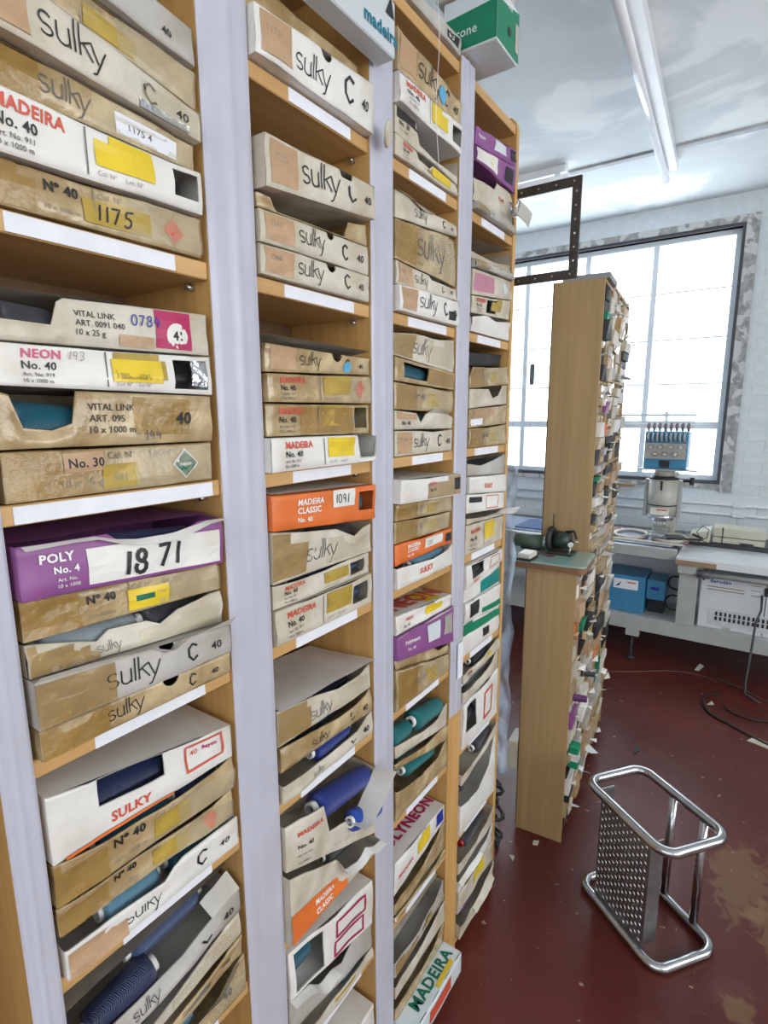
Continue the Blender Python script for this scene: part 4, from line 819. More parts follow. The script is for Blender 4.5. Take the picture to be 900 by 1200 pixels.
def roundslab(x0, x1, y0, y1, z0, z1, r):
    P = []
    for cx_, cy_, a0 in ((x1-r, y1-r, 0), (x0+r, y1-r, 90), (x0+r, y0+r, 180), (x1-r, y0+r, 270)):
        for i in range(5): a = math.radians(a0+22.5*i); P.append((cx_+r*math.cos(a), cy_+r*math.sin(a)))
    n = len(P); mb = MB(); mb.add([(x, y, z0) for x, y in P]+[(x, y, z1) for x, y in P], [tuple(range(n))[::-1], tuple(range(n, 2*n))]+[(i, (i+1) % n, (i+1) % n+n, i+n) for i in range(n)]); return mb
def loc(mb): mb.v = [p-base for p in mb.v]; return mb
loc(roundslab(-.226, .030, -.022, .203, 1.0565, 1.078, .025)).build('edge_board', mat('brown_edge', (.22,.11,.05), .5, .1, 20), t); loc(roundslab(-.227, .031, -.023, .203, 1.078, 1.084, .025)).build('green_surface', GTOP, t)
mb = MB().box(-.15, .012, .235, .41, 2.058, 2.078, .002); o = mb.build('grey_board', mat('grey_board', (.28,.29,.30), .6, .1, 12), None, (0,0,0)); o.location = U0; o.rotation_euler = (0,0,UR); tag(o, 'flat grey board laid on top of the nearer tall oak unit', 'board')
# packets in the pigeonholes
PK = [('cream', CREAM, 7), ('white', WHITE, 4), ('brown', TAN, 8), ('grey', GREYC, 8), ('kraft', KRAFT, 4), ('dark', BLACK, 9), ('purple', PURPLE, .5), ('green', GREEN, .5), ('orange', ORANGE, .5)]
bag = [p for p in PK for _ in range(int(p[2]*2))]
pm = {}
def packet_mesh(nm, M, kind, wd, ht):
    key = (nm, kind, round(wd, 3), round(ht, 3))
    if key in pm: return pm[key]
    r = random.Random(sum(map(ord, nm))*7+kind*31+round(wd*1000)+round(ht*1000)*3); mb = MB(); D = .12
    def P(x, y, z): return (x+.004*r.uniform(-1, 1), y, z+.002*r.uniform(-1, 0))
    v = [P(0, -wd/2, .002), P(0, 0, .002), P(0, wd/2, .002), P(.003, -wd/2, ht), P(.006, 0, ht*(.95)), P(.003, wd/2, ht), (-D, -wd/2, 0.002), (-D, wd/2, .002), (-D, -wd/2, ht), (-D, wd/2, ht)]
    mb.add(v, [(0,1,4,3), (1,2,5,4), (0,3,8,6), (2,7,9,5), (3,4,5,9,8), (0,6,7,2,1), (6,8,9,7)])
    me = bpy.data.meshes.new('packet'); me.from_pydata([tuple(p) for p in mb.v], [], mb.f); me.materials.append(M); pm[key] = me; return me
def flap_mesh(k):
    me = bpy.data.meshes.new('flap'); me.from_pydata([(0,-.02,0), (0,.02,0), (.026+.01*k,.016,.012+.006*k), (.03,-.01,-.004+.01*k)], [], [(0,1,2,3)]); me.materials.append([WHITE, CREAM, PALEB][k]); return me
FLAPS = [flap_mesh(k) for k in range(3)]
rp = random.Random(11)
def nth(n): return f"{n}{'th' if 10 <= n % 100 <= 20 else {1: 'st', 2: 'nd', 3: 'rd'}.get(n % 10, 'th')}"
for uname, cols in (('low green topped unit', c_low), ('nearer tall oak unit', c_a), ('farthest tall unit', c_b)):
    for ci, (a, b, cells) in enumerate(cols):
        cn = ['near', 'far'][ci] if len(cols) == 2 else ['near', 'middle', 'far'][ci]; cnt = 0
        for (z0, z1) in cells:
            z = z0+.0005
            while z < z1-.022:
                ht = min(rp.choice((.028, .036, .045, .055, .066)), z1-z-.003)
                if ht < .018: break
                nm, M, _ = rp.choice(bag); wd = min(round(b-a-.006, 3), .30); cnt += 1
                o = bpy.data.objects.new('thread_packet', packet_mesh(nm, M, rp.randint(0, 3), wd, ht)); col.objects.link(o)
                p = Vector((rp.uniform(-.012, .016), (a+b)/2, z)); o.location = unit_world(p); o.rotation_euler = (0, 0, UR)
                tag(o, f'small {nm} packet, {nth(cnt)} up from the floor, {cn} column of the {uname}', 'packet', f'thread packets in the {uname}')
                if rp.random() < .34:
                    f = bpy.data.objects.new('flap', rp.choice(FLAPS)); col.objects.link(f); f.parent = o; f.location = (.004, rp.uniform(-.25, .25)*wd, ht*.6); f.rotation_euler = (rp.uniform(-.6, .6), rp.uniform(-.3, .9), rp.uniform(-.3, .3)); k_ = rp.uniform(.5, 1); f.scale = (k_, k_, k_)
                z += ht+.0012
# cones sticking out of the low unit
def ucone(label, p, L, r, cl): 
    a = unit_world(p); b_ = unit_world(Vector(p)+Vector((L, 0, .004))); cone(label, a, b_, r, r*.85, cl, CORE, 'cones poking out of the low unit')
ucone('purple thread cone poking sideways out of the low green topped unit', (.004, .045, .575), .05, .014, 'purple')
ucone('charcoal thread cone poking out of the nearer tall oak unit at knee height', (.004, .27, .57), .045, .012, 'char')
o = MB(); b0 = unit_world((.02, .05, .33)); o.box(-.018, .018, -.022, .022, -.03, .06, .004); o = o.build('green_pack', mat('bright_green_card', (.0,.26,.13), .5), None); o.location = b0; o.rotation_euler = (0, 0, UR); tag(o, 'small bright green pack with white band low on the oak unit', 'packet')
MB().box(-.0185, .0185, -.0225, .0225, .0, .03).build('white_band', WHITE, o)
o = MB().box(-.012, .016, -.03, .03, -.035, .035, .004).build('white_pack', WHITE, None); o.location = unit_world((.018, .16, .47)); o.rotation_euler = (0, .2, UR); tag(o, 'blank white pack tipping out of the low oak unit above the green pack', 'packet')
o = MB().box(-.215, -.178, .0, .10, .25, .36, .002).build('scrap_box', CREAM, None); o.location = U0; o.rotation_euler = (0, 0, UR); tag(o, 'narrow pale board fixed to the back of the low oak unit', 'board')

# ------------------------------------------------------------------ things on the low unit: winder, adapter, motor
ZT = 1.0845
OLIVE = mat('olive_green_enamel', (.10, .14, .085), .35, .1, 14); DKG = mat('dark_green_iron', (.025, .04, .035), .4, .15, 14)
c = at(660, 650, 2, ZT)
t = thing('bobbin_winder', 'small dark green bobbin winder with flywheel standing on the green worktop', 'bobbin winder', c); P = Part(t, c)
P('base_plate', MB().box(c.x-.055, c.x+.035, c.y-.02, c.y+.05, ZT, ZT+.010, .002), DKG)
P('housing', MB().tube([(c.x-.035, c.y+.02, ZT+.050), (c.x+.018, c.y+.02, ZT+.050)], [.034, .030], 18), DKG)
P('flywheel', MB().tube([(c.x-.062, c.y+.015, ZT+.052), (c.x-.058, c.y+.015, ZT+.052), (c.x-.046, c.y+.015, ZT+.052), (c.x-.042, c.y+.015, ZT+.052)], [.040, .046, .046, .040], 24), BLACK)
P('spindle', MB().tube([(c.x+.018, c.y+.015, ZT+.05), (c.x+.05, c.y+.010, ZT+.05)], .004, 8), FOIL)
P('knob', MB().tube([(c.x+.030, c.y-.015, ZT+.045), (c.x+.030, c.y-.025, ZT+.045)], .009, 12), CORE)
P('bracket', MB().tube([(c.x+.03, c.y-.02, ZT+.04), (c.x+.028, c.y-.022, ZT+.012), (c.x+.02, c.y-.02, ZT+.011)], .003, 6), FOIL)
P('thread_pin', MB().tube([(c.x-.052, c.y+.035, ZT+.085), (c.x-.052, c.y+.035, ZT+.14)], .003, 8), mat('dark_pin', (.09,.06,.05), .5))
P('lever', MB().tube([(c.x+.0, c.y+.02, ZT+.082), (c.x+.03, c.y+.015, ZT+.088), (c.x+.045, c.y+.0, ZT+.065)], .0045, 8), BLACK)
c = at(632, 640, 2, ZT)-Vector((0, .10, 0))
t = thing('electric_motor', 'olive green cylindrical motor lying behind the bobbin winder', 'motor', c); P = Part(t, c)
P('motor_body', MB().tube([(c.x-.075, c.y+.05, ZT+.030), (c.x+.035, c.y+.05, ZT+.030)], .027, 20), OLIVE); P('end_cap', MB().tube([(c.x+.036, c.y+.05, ZT+.030), (c.x+.050, c.y+.05, ZT+.030)], [.027, .018], 20), FOIL)
P('mounting_foot', MB().box(c.x-.05, c.x+.02, c.y+.03, c.y+.07, ZT, ZT+.008), BLACK)
c = at(613, 657, 2, ZT)
t = thing('power_adapter', 'cream power adapter with dark base at the corner of the green worktop', 'adapter', c); P = Part(t, c)
P('housing', MB().box(c.x-.022, c.x+.026, c.y-.002, c.y+.07, ZT+.007, ZT+.026, .004), mat('cream_plastic', (.66,.62,.52), .4)); P('base', MB().box(c.x-.024, c.x+.028, c.y-.004, c.y+.072, ZT, ZT+.007), BLACK)
o = MB().tube([(c.x+.02, c.y+.075, ZT+.008), (c.x+.03, c.y+.10, ZT+.012), (c.x+.06, c.y+.10, ZT+.005), (c.x+.075, c.y+.12, ZT+.005)], .004, 8).build('power_lead', mat('maroon_lead', (.09,.015,.02), .5), None, (c.x+.05, c.y+.1, ZT)); tag(o, 'short maroon lead trailing from the cream power adapter', 'lead')
c = at(680, 632, 2, ZT)
o = MB().add([(-.04,-.012,0), (.025,-.012,0), (.025,.02,0), (-.04,.02,0), (-.045,-.01,.022), (-.02,-.01,.026), (-.02,.018,.026), (-.045,.018,.022)], [(0,3,2,1), (0,1,5,4), (1,2,6,5), (2,3,7,6), (3,0,4,7), (4,5,6,7)]).build('wood_wedge', mat('red_brown_wood', (.16,.06,.03), .5, .2, 12), None); o.location = c+Vector((0,0,.0005)); tag(o, 'red brown wooden wedge lying behind the bobbin winder', 'wedge')

# ------------------------------------------------------------------ hanging plastic and dark cables at the rack end
PL = mat('crinkled_clear_plastic', (.55, .68, .86), .08, .15, 9, .9, alpha=.5, bscale=30)
for i, (xa, xb, ya, za, zb_, lab) in enumerate(((-.85, -.598, 1.60, .40, 1.44, 'crinkled clear plastic sheet hanging behind the rack end, beside the low oak unit'), (-.88, -.655, 1.67, .95, 1.60, 'second clear plastic sheet hanging higher, nearer the window'))):
    mb = MB(); mb.grid(lambda u, v: (xa+(xb-xa)*u*(1-.05*abs(math.sin(v*13+i))), ya+.010*math.sin(u*14+v*4+i)+.030*noise.noise((u*9, v*17, i*4)), za+(zb_-za)*v), 36, 70); o = mb.build('plastic_sheet', PL, None, ((xa+xb)/2, ya, za)); tag(o, lab, 'plastic sheet')
    for x in (xa+.05, xb-.04): MB().tube([(x-(xa+xb)/2, -.0, zb_-za-.01), (x-(xa+xb)/2, 1.5495-ya, zb_-za-.005)], .003, 6).build('hook', FOIL, o)
rc = random.Random(3); pts = []
for i in range(150):
    a = i*.42; q = .5+.5*math.sin(i*.13); pts.append((-.73+.075*math.cos(a)*(.5+.5*q), 1.71+.055*math.sin(a)*(.6+.4*math.cos(i*.09)), .012+i*.0021+.02*math.sin(i*.31)**2))
o = MB().tube(pts, .007, 6).build('cable_coil', BLACK, None, (-.73, 1.71, 0)); tag(o, 'heap of coiled black cable in the gap behind the rack end', 'cable')

# ------------------------------------------------------------------ fluorescent fitting
WPL = mat('white_enamel', (.80, .81, .83), .3, .04, 10)
a0 = Vector((-.60, 3.88, CZ)); a1 = Vector((-.50, 1.9, CZ)); dr = (a1-a0).normalized(); L = 2.3
t = thing('fluorescent_fitting', 'long white fluorescent tube fitting on the ceiling', 'light fitting', a0, math.atan2(dr.y, dr.x)-0)
MB().box(.06, L, -.035, .035, -.05, -.001, .004).build('batten', WPL, t)
MB().tube([(-.0, -.03, -.075), (L-.06, -.03, -.075)], .019, 14).build('tube', mat('tube_glass', (.88,.89,.92), .15, .02, 10), t)
for x in (.08, L-.14): MB().box(x, x+.03, -.046, -.014, -.075, -.05).build('lamp_holder', WPL, t)
b2 = at(664, 207, 2, 2.955); b2 = Vector((b2.x-.62, b2.y, CZ)); t = thing('fluorescent_fitting', 'second white tube fitting, barely seen above the dark drilled frame', 'light fitting', b2, 0)
MB().box(0, .62, -.03, .03, -.045, -.001, .004).build('batten', WPL, t); MB().tube([(-.02, -.02, -.07), (.64, -.02, -.07)], .017, 12).build('tube', MATS['tube_glass'], t)
for x in (.02, .56): MB().box(x, x+.03, -.034, -.008, -.07, -.045).build('lamp_holder', WPL, t)

# ------------------------------------------------------------------ embroidery bench
STG = mat('pale_grey_machine_paint', (.42, .44, .43), .4, .06, 10); DKM = mat('dark_bed', (.03, .032, .035), .35, .1, 10); BLU = mat('mid_blue_enamel', (.055, .24, .42), .35, .06, 10); WHP = mat('white_panel', (.66, .70, .74), .45, .04, 8)
F = 3.70
t = thing('machine_stand', 'pale grey steel stand carrying the embroidery machine under the window', 'machine stand', (-.6, 4.0, 0)); P = Part(t, t.location)
P('lower_rail', MB().box(-2.0, .75, F, F+.04, .21, .305, .002), STG); P('rear_rail', MB().box(-2.0, .75, 4.30, 4.34, .21, .305, .002), STG)
P('lower_deck', MB().box(-2.0, .75, F+.041, 4.299, .285, .300), STG); P('upper_rail', MB().box(-2.0, -.376, F, F+.04, .700, .765, .002), STG)
P('machine_bed', MB().box(-2.0, -.40, F+.041, 4.36, .735, .765, .003), DKM); P('rear_bed', MB().box(-.3995, .75, 4.06, 4.36, .735, .765, .003), DKM); P('back_panel', MB().box(-1.2, -.40, 4.10, 4.115, .301, .734), WHP)
for x in (-.35, -1.9, .65): P('post', MB().box(x, x+.10, F-.004, F+.045, .3055, .69, .002), STG)
P('rail_block', MB().box(-.36, -.26, F-.03, F-.0045, .635, .689, .003), STG); P('rail_tube', MB().tube([(-.26, F-.018, .645), (.75, F-.018, .655)], .016, 12), STG); P('rail_collar', MB().tube([(-.255, F-.018, .645), (-.19, F-.018, .646)], .024, 14), mat('gunmetal', (.10,.10,.11), .4))
for x in (-.60, -1.7, .5):
    f = P('foot_bracket', MB().box(x-.03, x+.05, F+.0, F+.05, .165, .2095, .002), STG); P('levelling_foot', MB().tube([(x+.01, F+.02, .164), (x+.01, F+.02, .02), (x+.01, F+.02, .018), (x+.01, F+.02, 0)], [.010, .010, .03, .03], 10), BLACK, f)
    P('levelling_foot', MB().tube([(x+.01, 4.32, .2095), (x+.01, 4.32, .02), (x+.01, 4.32, .018), (x+.01, 4.32, 0)], [.010, .010, .03, .03], 10), BLACK)
t = thing('side_worktop', 'white laminate worktop with brown chipped corner at the right edge', 'worktop', (.1, 3.9, .69)); P = Part(t, t.location)
P('board', MB().box(-.372, .75, F-.045, 4.055, .6915, .738, .002), mat('white_laminate', (.74,.77,.80), .18, .03, 10))
P('brown_edge', MB().box(-.373, -.16, F-.047, F-.0452, .693, .722), mat('raw_chipboard', (.33,.22,.13), .7, .2, 30))
# steel table plate and hoop frame on the bed
ZB = .766
o = MB().box(-1.95, -.41, 3.76, 4.22, ZB, ZB+.006, .001).build('steel_table_plate', mat('blue_tinted_steel', (.42,.48,.62), .22, .1, 8, metal=.6), None, (-1, 4, ZB)); tag(o, 'blue tinted steel plate lying on the dark machine bed', 'plate')
HO = mat('beige_hoop', (.55, .49, .42), .5, .06, 14)
t = thing('hoop_frame', 'beige double oval embroidery hoop frame under the machine head', 'embroidery hoop', (-.57, 3.97, ZB+.007)); P = Part(t, t.location)
for y_ in (3.80, 4.128): P('frame_rail', MB().box(-.80, -.34, y_, y_+.022, ZB+.007, ZB+.016), HO)
for cx_ in (-.69, -.45): P('hoop_ring', MB().tube([(cx_+.10*math.cos(2*math.pi*i/28), 3.975+.135*math.sin(2*math.pi*i/28), ZB+.018) for i in range(28)], .011, 8, closed=True), HO)
for x in (-.81, -.352): P('clamp_arm', MB().box(x, x+.022, 3.80, 4.15, ZB+.0165, ZB+.024), mat('dark_red_plastic', (.20,.05,.05), .5))
# machine head
MC = mat('cream_machine_paint', (.50, .49, .43), .35, .05, 10)
hx, hy = -.52, 4.02
t = thing('embroidery_head', 'cream and blue multi needle embroidery machine head before the window', 'embroidery machine', (hx, 4.15, ZB+.007)); P = Part(t, t.location)
def pr_cyl(n, z0, z1, r0, r1, M, pa=None, k=24): return P(n, MB().tube([(hx, hy, z0), (hx, hy, z1)], [r0, r1], k), M, pa)
P('arm_column', MB().box(hx-.07, hx+.07, 4.16, 4.30, ZB+.007, 1.20, .01), MC)
P('lower_arm', MB().box(hx-.045, hx+.045, 3.86, 4.16, ZB+.031, ZB+.055, .006), FOIL)
pr_cyl('arm_nose', .93, 1.165, .088, .092, MC); pr_cyl('shoulder', 1.166, 1.185, .094, .07, BLACK); pr_cyl('neck', 1.186, 1.235, .062, .06, MC); pr_cyl('lower_band', .992, 1.0, .0905, .0905, BLACK); pr_cyl('foot_ring', .895, .929, .07, .092, FOIL)
P('arm_link', MB().box(hx-.05, hx+.05, 4.08, 4.16, 1.0, 1.15, .01), MC)
for s_ in (-1, 1): P('side_bracket', MB().box(hx+s_*.10-.012, hx+s_*.10+.012, hy-.02, hy+.03, .91, 1.16, .004), STG)
P('name_plate', MB().box(hx-.055, hx+.055, hy-.096, hy-.090, .935, .982), WHITE); P('red_stripe', MB().box(hx-.02, hx+.045, hy-.0975, hy-.0965, .966, .974), RED); P('needle_slot', MB().box(hx-.006, hx+.006, hy-.098, hy-.090, 1.10, 1.16), BLACK)
for i in range(5): P('needle_bar', MB().tube([(hx-.03+i*.015, hy-.05, .894), (hx-.03+i*.015, hy-.05, .85)], .004, 6), FOIL)
P('knob', MB().tube([(hx+.112, hy-.02, 1.16), (hx+.15, hy-.02, 1.16), (hx+.152, hy-.02, 1.16), (hx+.175, hy-.02, 1.16)], [.008, .008, .026, .026], 12), BLACK)
hd = P('head_housing', MB().box(hx-.125, hx+.125, hy-.06, hy+.10, 1.236, 1.475, .006), BLU)
P('control_panel', MB().box(hx-.118, hx+.118, hy-.067, hy-.0605, 1.300, 1.40), mat('grey_beige_panel', (.42,.40,.36), .4))
for r in range(2):
    for i in range(4-r): P('tension_dial', MB().tube([(hx-.085+i*.057+r*.028, hy-.0675, 1.377-r*.046), (hx-.085+i*.057+r*.028, hy-.082, 1.377-r*.046)], [.017, .012], 12), FOIL)
P('dark_slot', MB().box(hx-.03, hx+.03, hy-.064, hy-.0605, 1.245, 1.29), BLACK)
for i in range(9): P('thread_guide', MB().tube([(hx-.105+i*.026, hy-.062, 1.41), (hx-.105+i*.026, hy-.080, 1.44), (hx-.105+i*.026, hy-.062, 1.465)], .007, 6), STG)
P('base_tray', MB().box(hx-.15, hx+.19, hy-.10, hy+.02, 1.228, 1.2355), STG)
for j, z in enumerate((1.497, 1.525, 1.57)): P('thread_rail', MB().box(-1.05, hx+.145, hy-.02+.03*j, hy-.005+.03*j, z, z+(.016 if j else .02)), WHP)
for i in range(8): P('guide_pin', MB().tube([(hx-.115+i*.033, hy-.015, 1.4755), (hx-.115+i*.033, hy-.015, 1.50), (hx-.115+i*.033, hy-.015, 1.517), (hx-.115+i*.033, hy-.015, 1.53)], [.005, .011, .011, .004], 8), mat('mauve_pin', (.22,.18,.22), .5))
P('rail_post', MB().box(hx-.03, hx-.018, hy+.02, hy+.09, 1.4755, 1.60), WHP); P('rail_post', MB().box(-.95, -.938, hy+.0, hy+.06, 1.53, 1.60), WHP)
# beige control box, cables on the bench
BEI = mat('beige_plastic', (.52, .50, .40), .45, .05, 12)
t = thing('beige_case', 'long flat beige plastic case on the bench right of the machine head', 'case', (-.08, 4.12, ZB+.003)); P = Part(t, t.location)
P('lower_shell', MB().box(-.215, .065, 4.06, 4.22, ZB+.0025, ZB+.04, .004), BEI); P('upper_shell', MB().box(-.217, .067, 4.058, 4.222, ZB+.042, ZB+.10, .006), BEI); P('seam', MB().box(-.213, .063, 4.062, 4.218, ZB+.04, ZB+.042), BLACK)
P('strap', MB().box(-.165, -.159, 4.054, 4.0575, ZB+.004, ZB+.106), BLACK)
t = thing('beige_pad', 'slanted beige sewing pad leaning by the long beige case', 'pad', (-.29, 4.05, ZB+.007)); P = Part(t, t.location)
P('wedge', MB().add([(-.35,4.0,ZB+.0075), (-.23,4.0,ZB+.0075), (-.23,4.13,ZB+.0075), (-.35,4.13,ZB+.0075), (-.34,4.03,ZB+.05), (-.225,4.01,ZB+.085), (-.225,4.12,ZB+.10), (-.34,4.12,ZB+.06)], [(0,3,2,1), (0,1,5,4), (1,2,6,5), (2,3,7,6), (3,0,4,7), (4,5,6,7)]), BEI); P('dark_slot', MB().tube([(-.325, 4.01, ZB+.052), (-.265, 4.0, ZB+.03)], .008, 8), DKM)
pts = [(-.03+.03*math.cos(i*.9)*rc.uniform(.5,1.3), 3.99+.02*math.sin(i*1.3), ZB+.012+.012*abs(math.sin(i*.7))) for i in range(26)]
o = MB().tube(pts, .004, 6).build('cable_bundle', BLACK, None, (-.03, 3.99, ZB)); tag(o, 'tangled black cable bundle in front of the long beige case', 'cable')
o = MB().tube([(-.36,3.95,ZB+.010), (-.30,3.93,ZB+.012), (-.24,3.94,ZB+.05), (-.235,3.96,ZB+.10), (-.27,3.97,ZB+.12), (-.30,3.96,ZB+.08), (-.27,3.94,ZB+.03), (-.2,3.93,ZB+.012)], .003, 6).build('loop_cable', BLACK, None, (-.28, 3.95, ZB)); tag(o, 'thin black cable looped over the slanted beige pad', 'cable')
o = MB().tube([(-.455,3.85,ZB+.037), (-.40,3.88,ZB+.037), (-.27,3.92,ZB+.037)], .007, 8).build('clamp_rod', BLACK, None, (-.4, 3.93, ZB)); tag(o, 'dark rod lying from the hoop frame towards the beige pad', 'rod')
o = MB().box(-1.45, -1.02, 3.80, 4.15, ZB+.0065, ZB+.014).build('dark_blue_board', mat('dark_blue_board', (.05,.09,.22), .2, .1, 6), None, (-1.2, 4, ZB)); tag(o, 'glossy dark blue board on the bench seen left of the tall oak unit', 'board')
# boxes below the bench
zd = .3008
t = thing('blue_drive_box', 'large blue steel box with white label on the lower deck of the stand', 'control box', (-.66, 3.9, zd)); P = Part(t, t.location)
body = P('housing', MB().box(-.80, -.545, 3.76, 4.03, zd, .545, .004), BLU); P('name_label', MB().box(-.735, -.585, 3.7575, 3.7598, .455, .520), PAPER, body); P('red_print', MB().box(-.65, -.60, 3.756, 3.7572, .497, .506), RED, body)
quad(P, body, 'bird_mark', [(-.725, 3.7565, .468), (-.700, 3.7565, .472), (-.685, 3.7565, .505), (-.70, 3.7565, .49)], INK)
t = thing('blue_switch_box', 'smaller blue box with dark slot attached beside the large blue one', 'control box', (-.49, 3.9, zd)); P = Part(t, t.location)
P('housing', MB().box(-.54, -.43, 3.80, 4.0, .40, .53, .003), BLU); P('slot', MB().box(-.515, -.465, 3.798, 3.7998, .465, .485), BINK); P('bracket_leg', MB().box(-.535, -.44, 3.85, 3.95, zd, .3995), DKM)
for i, (cx_, cz_, r) in enumerate(((-.375, .53, .045), (-.375, .40, .052))):
    o = MB().tube([(cx_+r*math.cos(math.radians(40+i*20+280*k/20)), 3.80+.03*k/20, cz_+r*math.sin(math.radians(40+i*20+280*k/20))) for k in range(21)], .006, 8).build('hanging_cable', BLACK, None, (cx_, 3.8, zd)); tag(o, ['upper', 'lower'][i]+' loop of thick black cable hanging beside the blue boxes', 'cable')
t = thing('controller_cabinet', 'white machine controller cabinet with vent slots under the white worktop', 'controller', (.1, 3.9, zd)); P = Part(t, t.location)
body = P('housing', MB().box(-.235, .60, F+.045, 4.08, zd, .640, .004), WHP)
P('vent_panel', MB().box(-.18, .56, F+.0425, F+.0448, .325, .425), mat('vent_plate', (.58,.61,.65), .45), body)
sl = MB()
for r in range(2):
    for i in range(30): sl.box(-.145+i*.0235, -.133+i*.0235, F+.0405, F+.0422, .358+r*.030, .381+r*.030)
P('vent_slots', sl, BLACK, body, None, 'stuff')
slab_text(P, body, 'Barudan', (-.185, F+.0445, .588), (1,0,0), (0,0,1), .022, BINK, .02); 
for i in range(2): P('small_print', MB().box(-.20, -.01, F+.0436, F+.0448, .560-.018*i, .566-.018*i), INKF, body)
for i in range(3): P('small_print', MB().box(.02, .07, F+.0436, F+.0448, .600-.03*i, .604-.03*i), INKF, body)
P('panel_joint', MB().box(.095, .099, F+.043, F+.0448, .31, .63), DKM, body); P('handle_recess', MB().tube([(.13, F+.0435, .575), (.19, F+.0435, .575)], .012, 12), BLACK, body); P('latch', MB().box(.085, .105, F+.035, F+.0448, .55, .60, .002), BLACK, body); P('corner_screw', MB().tube([(-.222, F+.042, .60), (-.222, F+.0448, .60)], .007, 8), BLACK, body); P('badge', MB().box(-.10, -.06, F+.042, F+.0448, .304, .322), GREYC, body)
o = MB().tube([(.075, F+.02, .56), (.08, F-.0, .48), (.06, F-.02, .40), (.055, F-.06, .25), (.045, F-.10, .06), (.05, F-.13, .008), (.12, F-.2, .006)], .006, 8).build('drop_cable', mat('grey_cable', (.06,.06,.065), .5), None, (.06, F-.05, 0)); tag(o, 'dark cable dropping from the controller cabinet to the floor', 'cable')

# ------------------------------------------------------------------ cables and scraps on the floor
def floor_pts(pl, z): return [at(x, y, 2, z) for x, y in pl]
def smooth(P, n=6):
    out = []
    for i in range(len(P)-1):
        p0, p1, p2, p3 = P[max(i-1, 0)], P[i], P[i+1], P[min(i+2, len(P)-1)]
        for k in range(n):
            t_ = k/n; out.append(.5*((2*p1)+(p2-p0)*t_+(2*p0-5*p1+4*p2-p3)*t_*t_+(3*p1-p0-3*p2+p3)*t_**3))
    return out+[P[-1]]
for pl, r, lab, M in (([(711,787), (745,787), (775,786), (805,788), (830,794), (840,799)], .003, 'thin brown wire running across the floor below the blue box', mat('brown_wire', (.13,.07,.05), .5)),
                      ([(845,811), (827,816), (824,824), (832,836), (850,846), (875,860), (899,872), (915,880)], .006, 'black cable curving across the red floor to the right edge', BLACK),
                      ([(850,826), (852,831), (865,838), (885,844), (910,846)], .005, 'shorter dark cable lying inside the black cable curve', BLACK),
                      ([(840,795), (860,803), (885,815), (910,828)], .004, 'slim dark cable crossing the floor toward the right edge under the drop cable', MATS['grey_cable'])):
    P_ = smooth(floor_pts(pl, r)); o = MB().tube(P_, r, 6).build('floor_cable', M, None, P_[0]); tag(o, lab, 'cable')
for pl, lab, M in (([(814,785), (820,778), (825,781), (819,786)], 'small white paper scrap on the floor before the controller cabinet', WHITE), ([(875,868), (884,864), (905,873), (905,880)], 'pale strip of card on the floor at the right edge', CREAM),
                   ([(645,905), (652,903), (651,908)], 'tiny white paper scrap beside the step frame', WHITE), ([(742,880), (747,874), (750,879), (744,884)], 'dark fluff scrap on the floor beyond the step frame', BLACK),
                   ([(625,985), (632,986), (630,991), (624,990)], 'pale chip on the floor at the foot of the low oak unit', CREAM), ([(597,1002), (603,1004), (601,1010)], 'pale chip on the floor near the rack end', CREAM), ([(828,826), (834,822), (837,826)], 'pale crumb on the floor near the black cable', CREAM)):
    q = floor_pts(pl, .0012); n = len(q); c = sum(q, Vector())/n
    mb = MB(); mb.add([p for p in q]+[p+Vector((0,0,.0016+.002*(i % 2))) for i, p in enumerate(q)], [tuple(range(n))[::-1], tuple(range(n, 2*n))]+[(i, (i+1) % n, (i+1) % n+n, i+n) for i in range(n)]); o = mb.build('paper_scrap', M, None, (c.x, c.y, 0)); tag(o, lab, 'scrap')

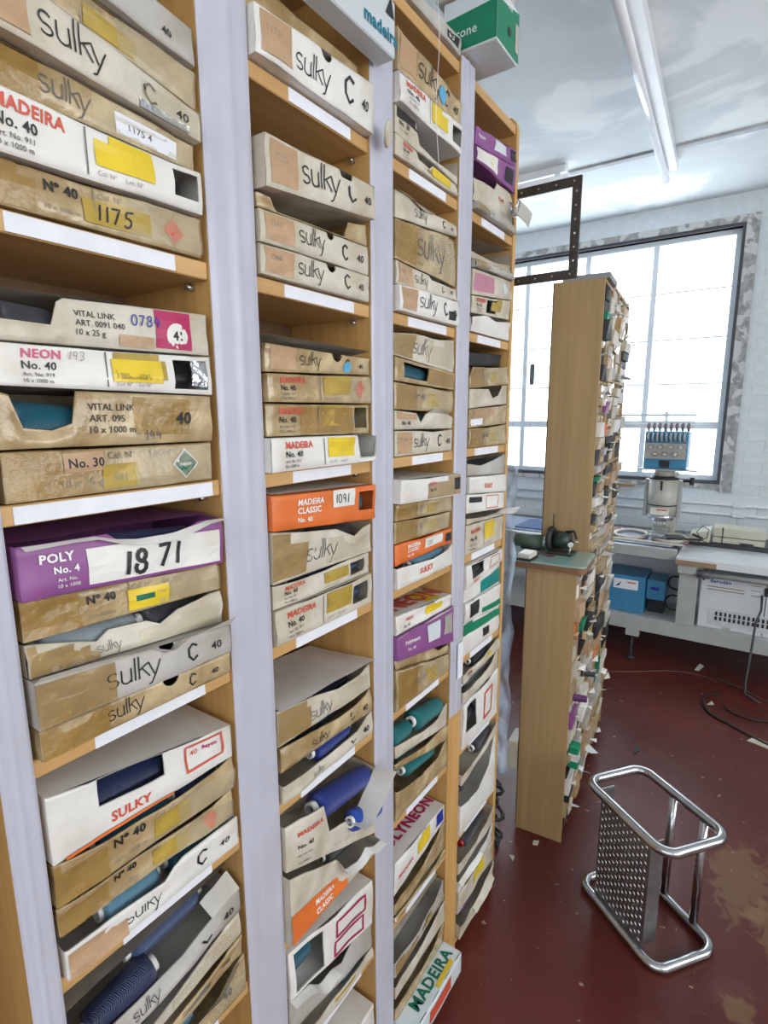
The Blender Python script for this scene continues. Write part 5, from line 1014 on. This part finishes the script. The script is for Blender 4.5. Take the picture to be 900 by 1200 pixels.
# ------------------------------------------------------------------ steel step frame lying on its side
STL = mat('brushed_steel', (.52, .52, .53), .22, .10, 40, .03, metal=1.0); CHK = mat('dark_chequer_plate', (.30, .30, .30), .35, .15, 30, .05, metal=.85)
ctr = Vector((-.174, 1.719, 0)); ang = math.atan2(-.2, .26)
t = thing('step_stool', 'tubular steel step stool with chequer plate tread lying on its side on the red floor', 'step stool', ctr, ang)
def loop(L_, W_, z, r=.05, n=7):
    P = []
    for cx_, cy_, a0 in ((L_/2-r, W_/2-r, 0), (-L_/2+r, W_/2-r, 90), (-L_/2+r, -W_/2+r, 180), (L_/2-r, -W_/2+r, 270)):
        for i in range(n): a = math.radians(a0+90*i/(n-1)); P.append((cx_+r*math.cos(a), cy_+r*math.sin(a), z))
    return P
R_ = .0145; LL, LW, ZH = .335, .225, .395
MB().tube(loop(LL, LW, R_, .045), R_, 12, closed=True).build('side_loop', STL, t); MB().tube(loop(LL, LW, ZH, .045), R_, 12, closed=True).build('side_loop', STL, t)
for x in (-.03, .085): MB().tube([(x, LW/2-.0, R_*2-.003), (x, LW/2, ZH-R_+.003)], .0125, 12).build('leg_tube', STL, t)
ty = -LW/2+.012
tr = MB().box(-.105, .10, ty-.002, ty+.002, R_*2-.004, ZH-R_*.2).build('tread_plate', CHK, t)
MB().box(.10, .1035, ty-.002, ty+.045, R_*2+.004, ZH-R_).build('plate_flange', CHK, t); MB().box(-.1085, -.105, ty-.002, ty+.045, R_*2+.004, ZH+.012).build('plate_flange', CHK, t)
mb = MB(); nx, nz_ = 13, 26
for i in range(nx):
    for j in range(nz_):
        x = -.098+i*.0155; z = .04+j*.0132; s_ = 1 if (i+j) % 2 else -1; a = math.radians(40*s_); d = Vector((math.cos(a), 0, math.sin(a)))*.0062; w_ = Vector((-math.sin(a), 0, math.cos(a)))*.0022; c = Vector((x, ty-.002, z)); u_ = Vector((0, -.0022, 0))
        mb.add([c-d, c+w_, c+d, c-w_, c-d*.5+u_, c+d*.5+u_], [(0,4,1), (1,4,5), (1,5,2), (2,5,3), (3,5,4), (3,4,0)])
o = mb.build('raised_pattern', STL, tr); o['kind'] = 'stuff'
# ------------------------------------------------------------------ small window things
q = at(624, 439, 1, YB+.045)
o = MB().box(-.02, .02, -.002, .002, -.085, .085).build('window_tag', mat('slate_card', (.12,.15,.16), .6), None); o.location = q+Vector((0, -.01, 0)); tag(o, 'small dark grey tag hanging on the window pane left of the tall unit', 'tag')
MB().tube([(0,0,-.085), (0,0,-.45)], .0015, 5).build('string', INKG, o)
pts = [at(513+2*math.sin(i*.8), 0+i*22, 0, -.60) for i in range(10)]
o = MB().tube(pts, .0006, 5).build('loose_thread', PAPER, None, pts[0]); tag(o, 'single loose white thread hanging down the front of the third bay', 'thread')
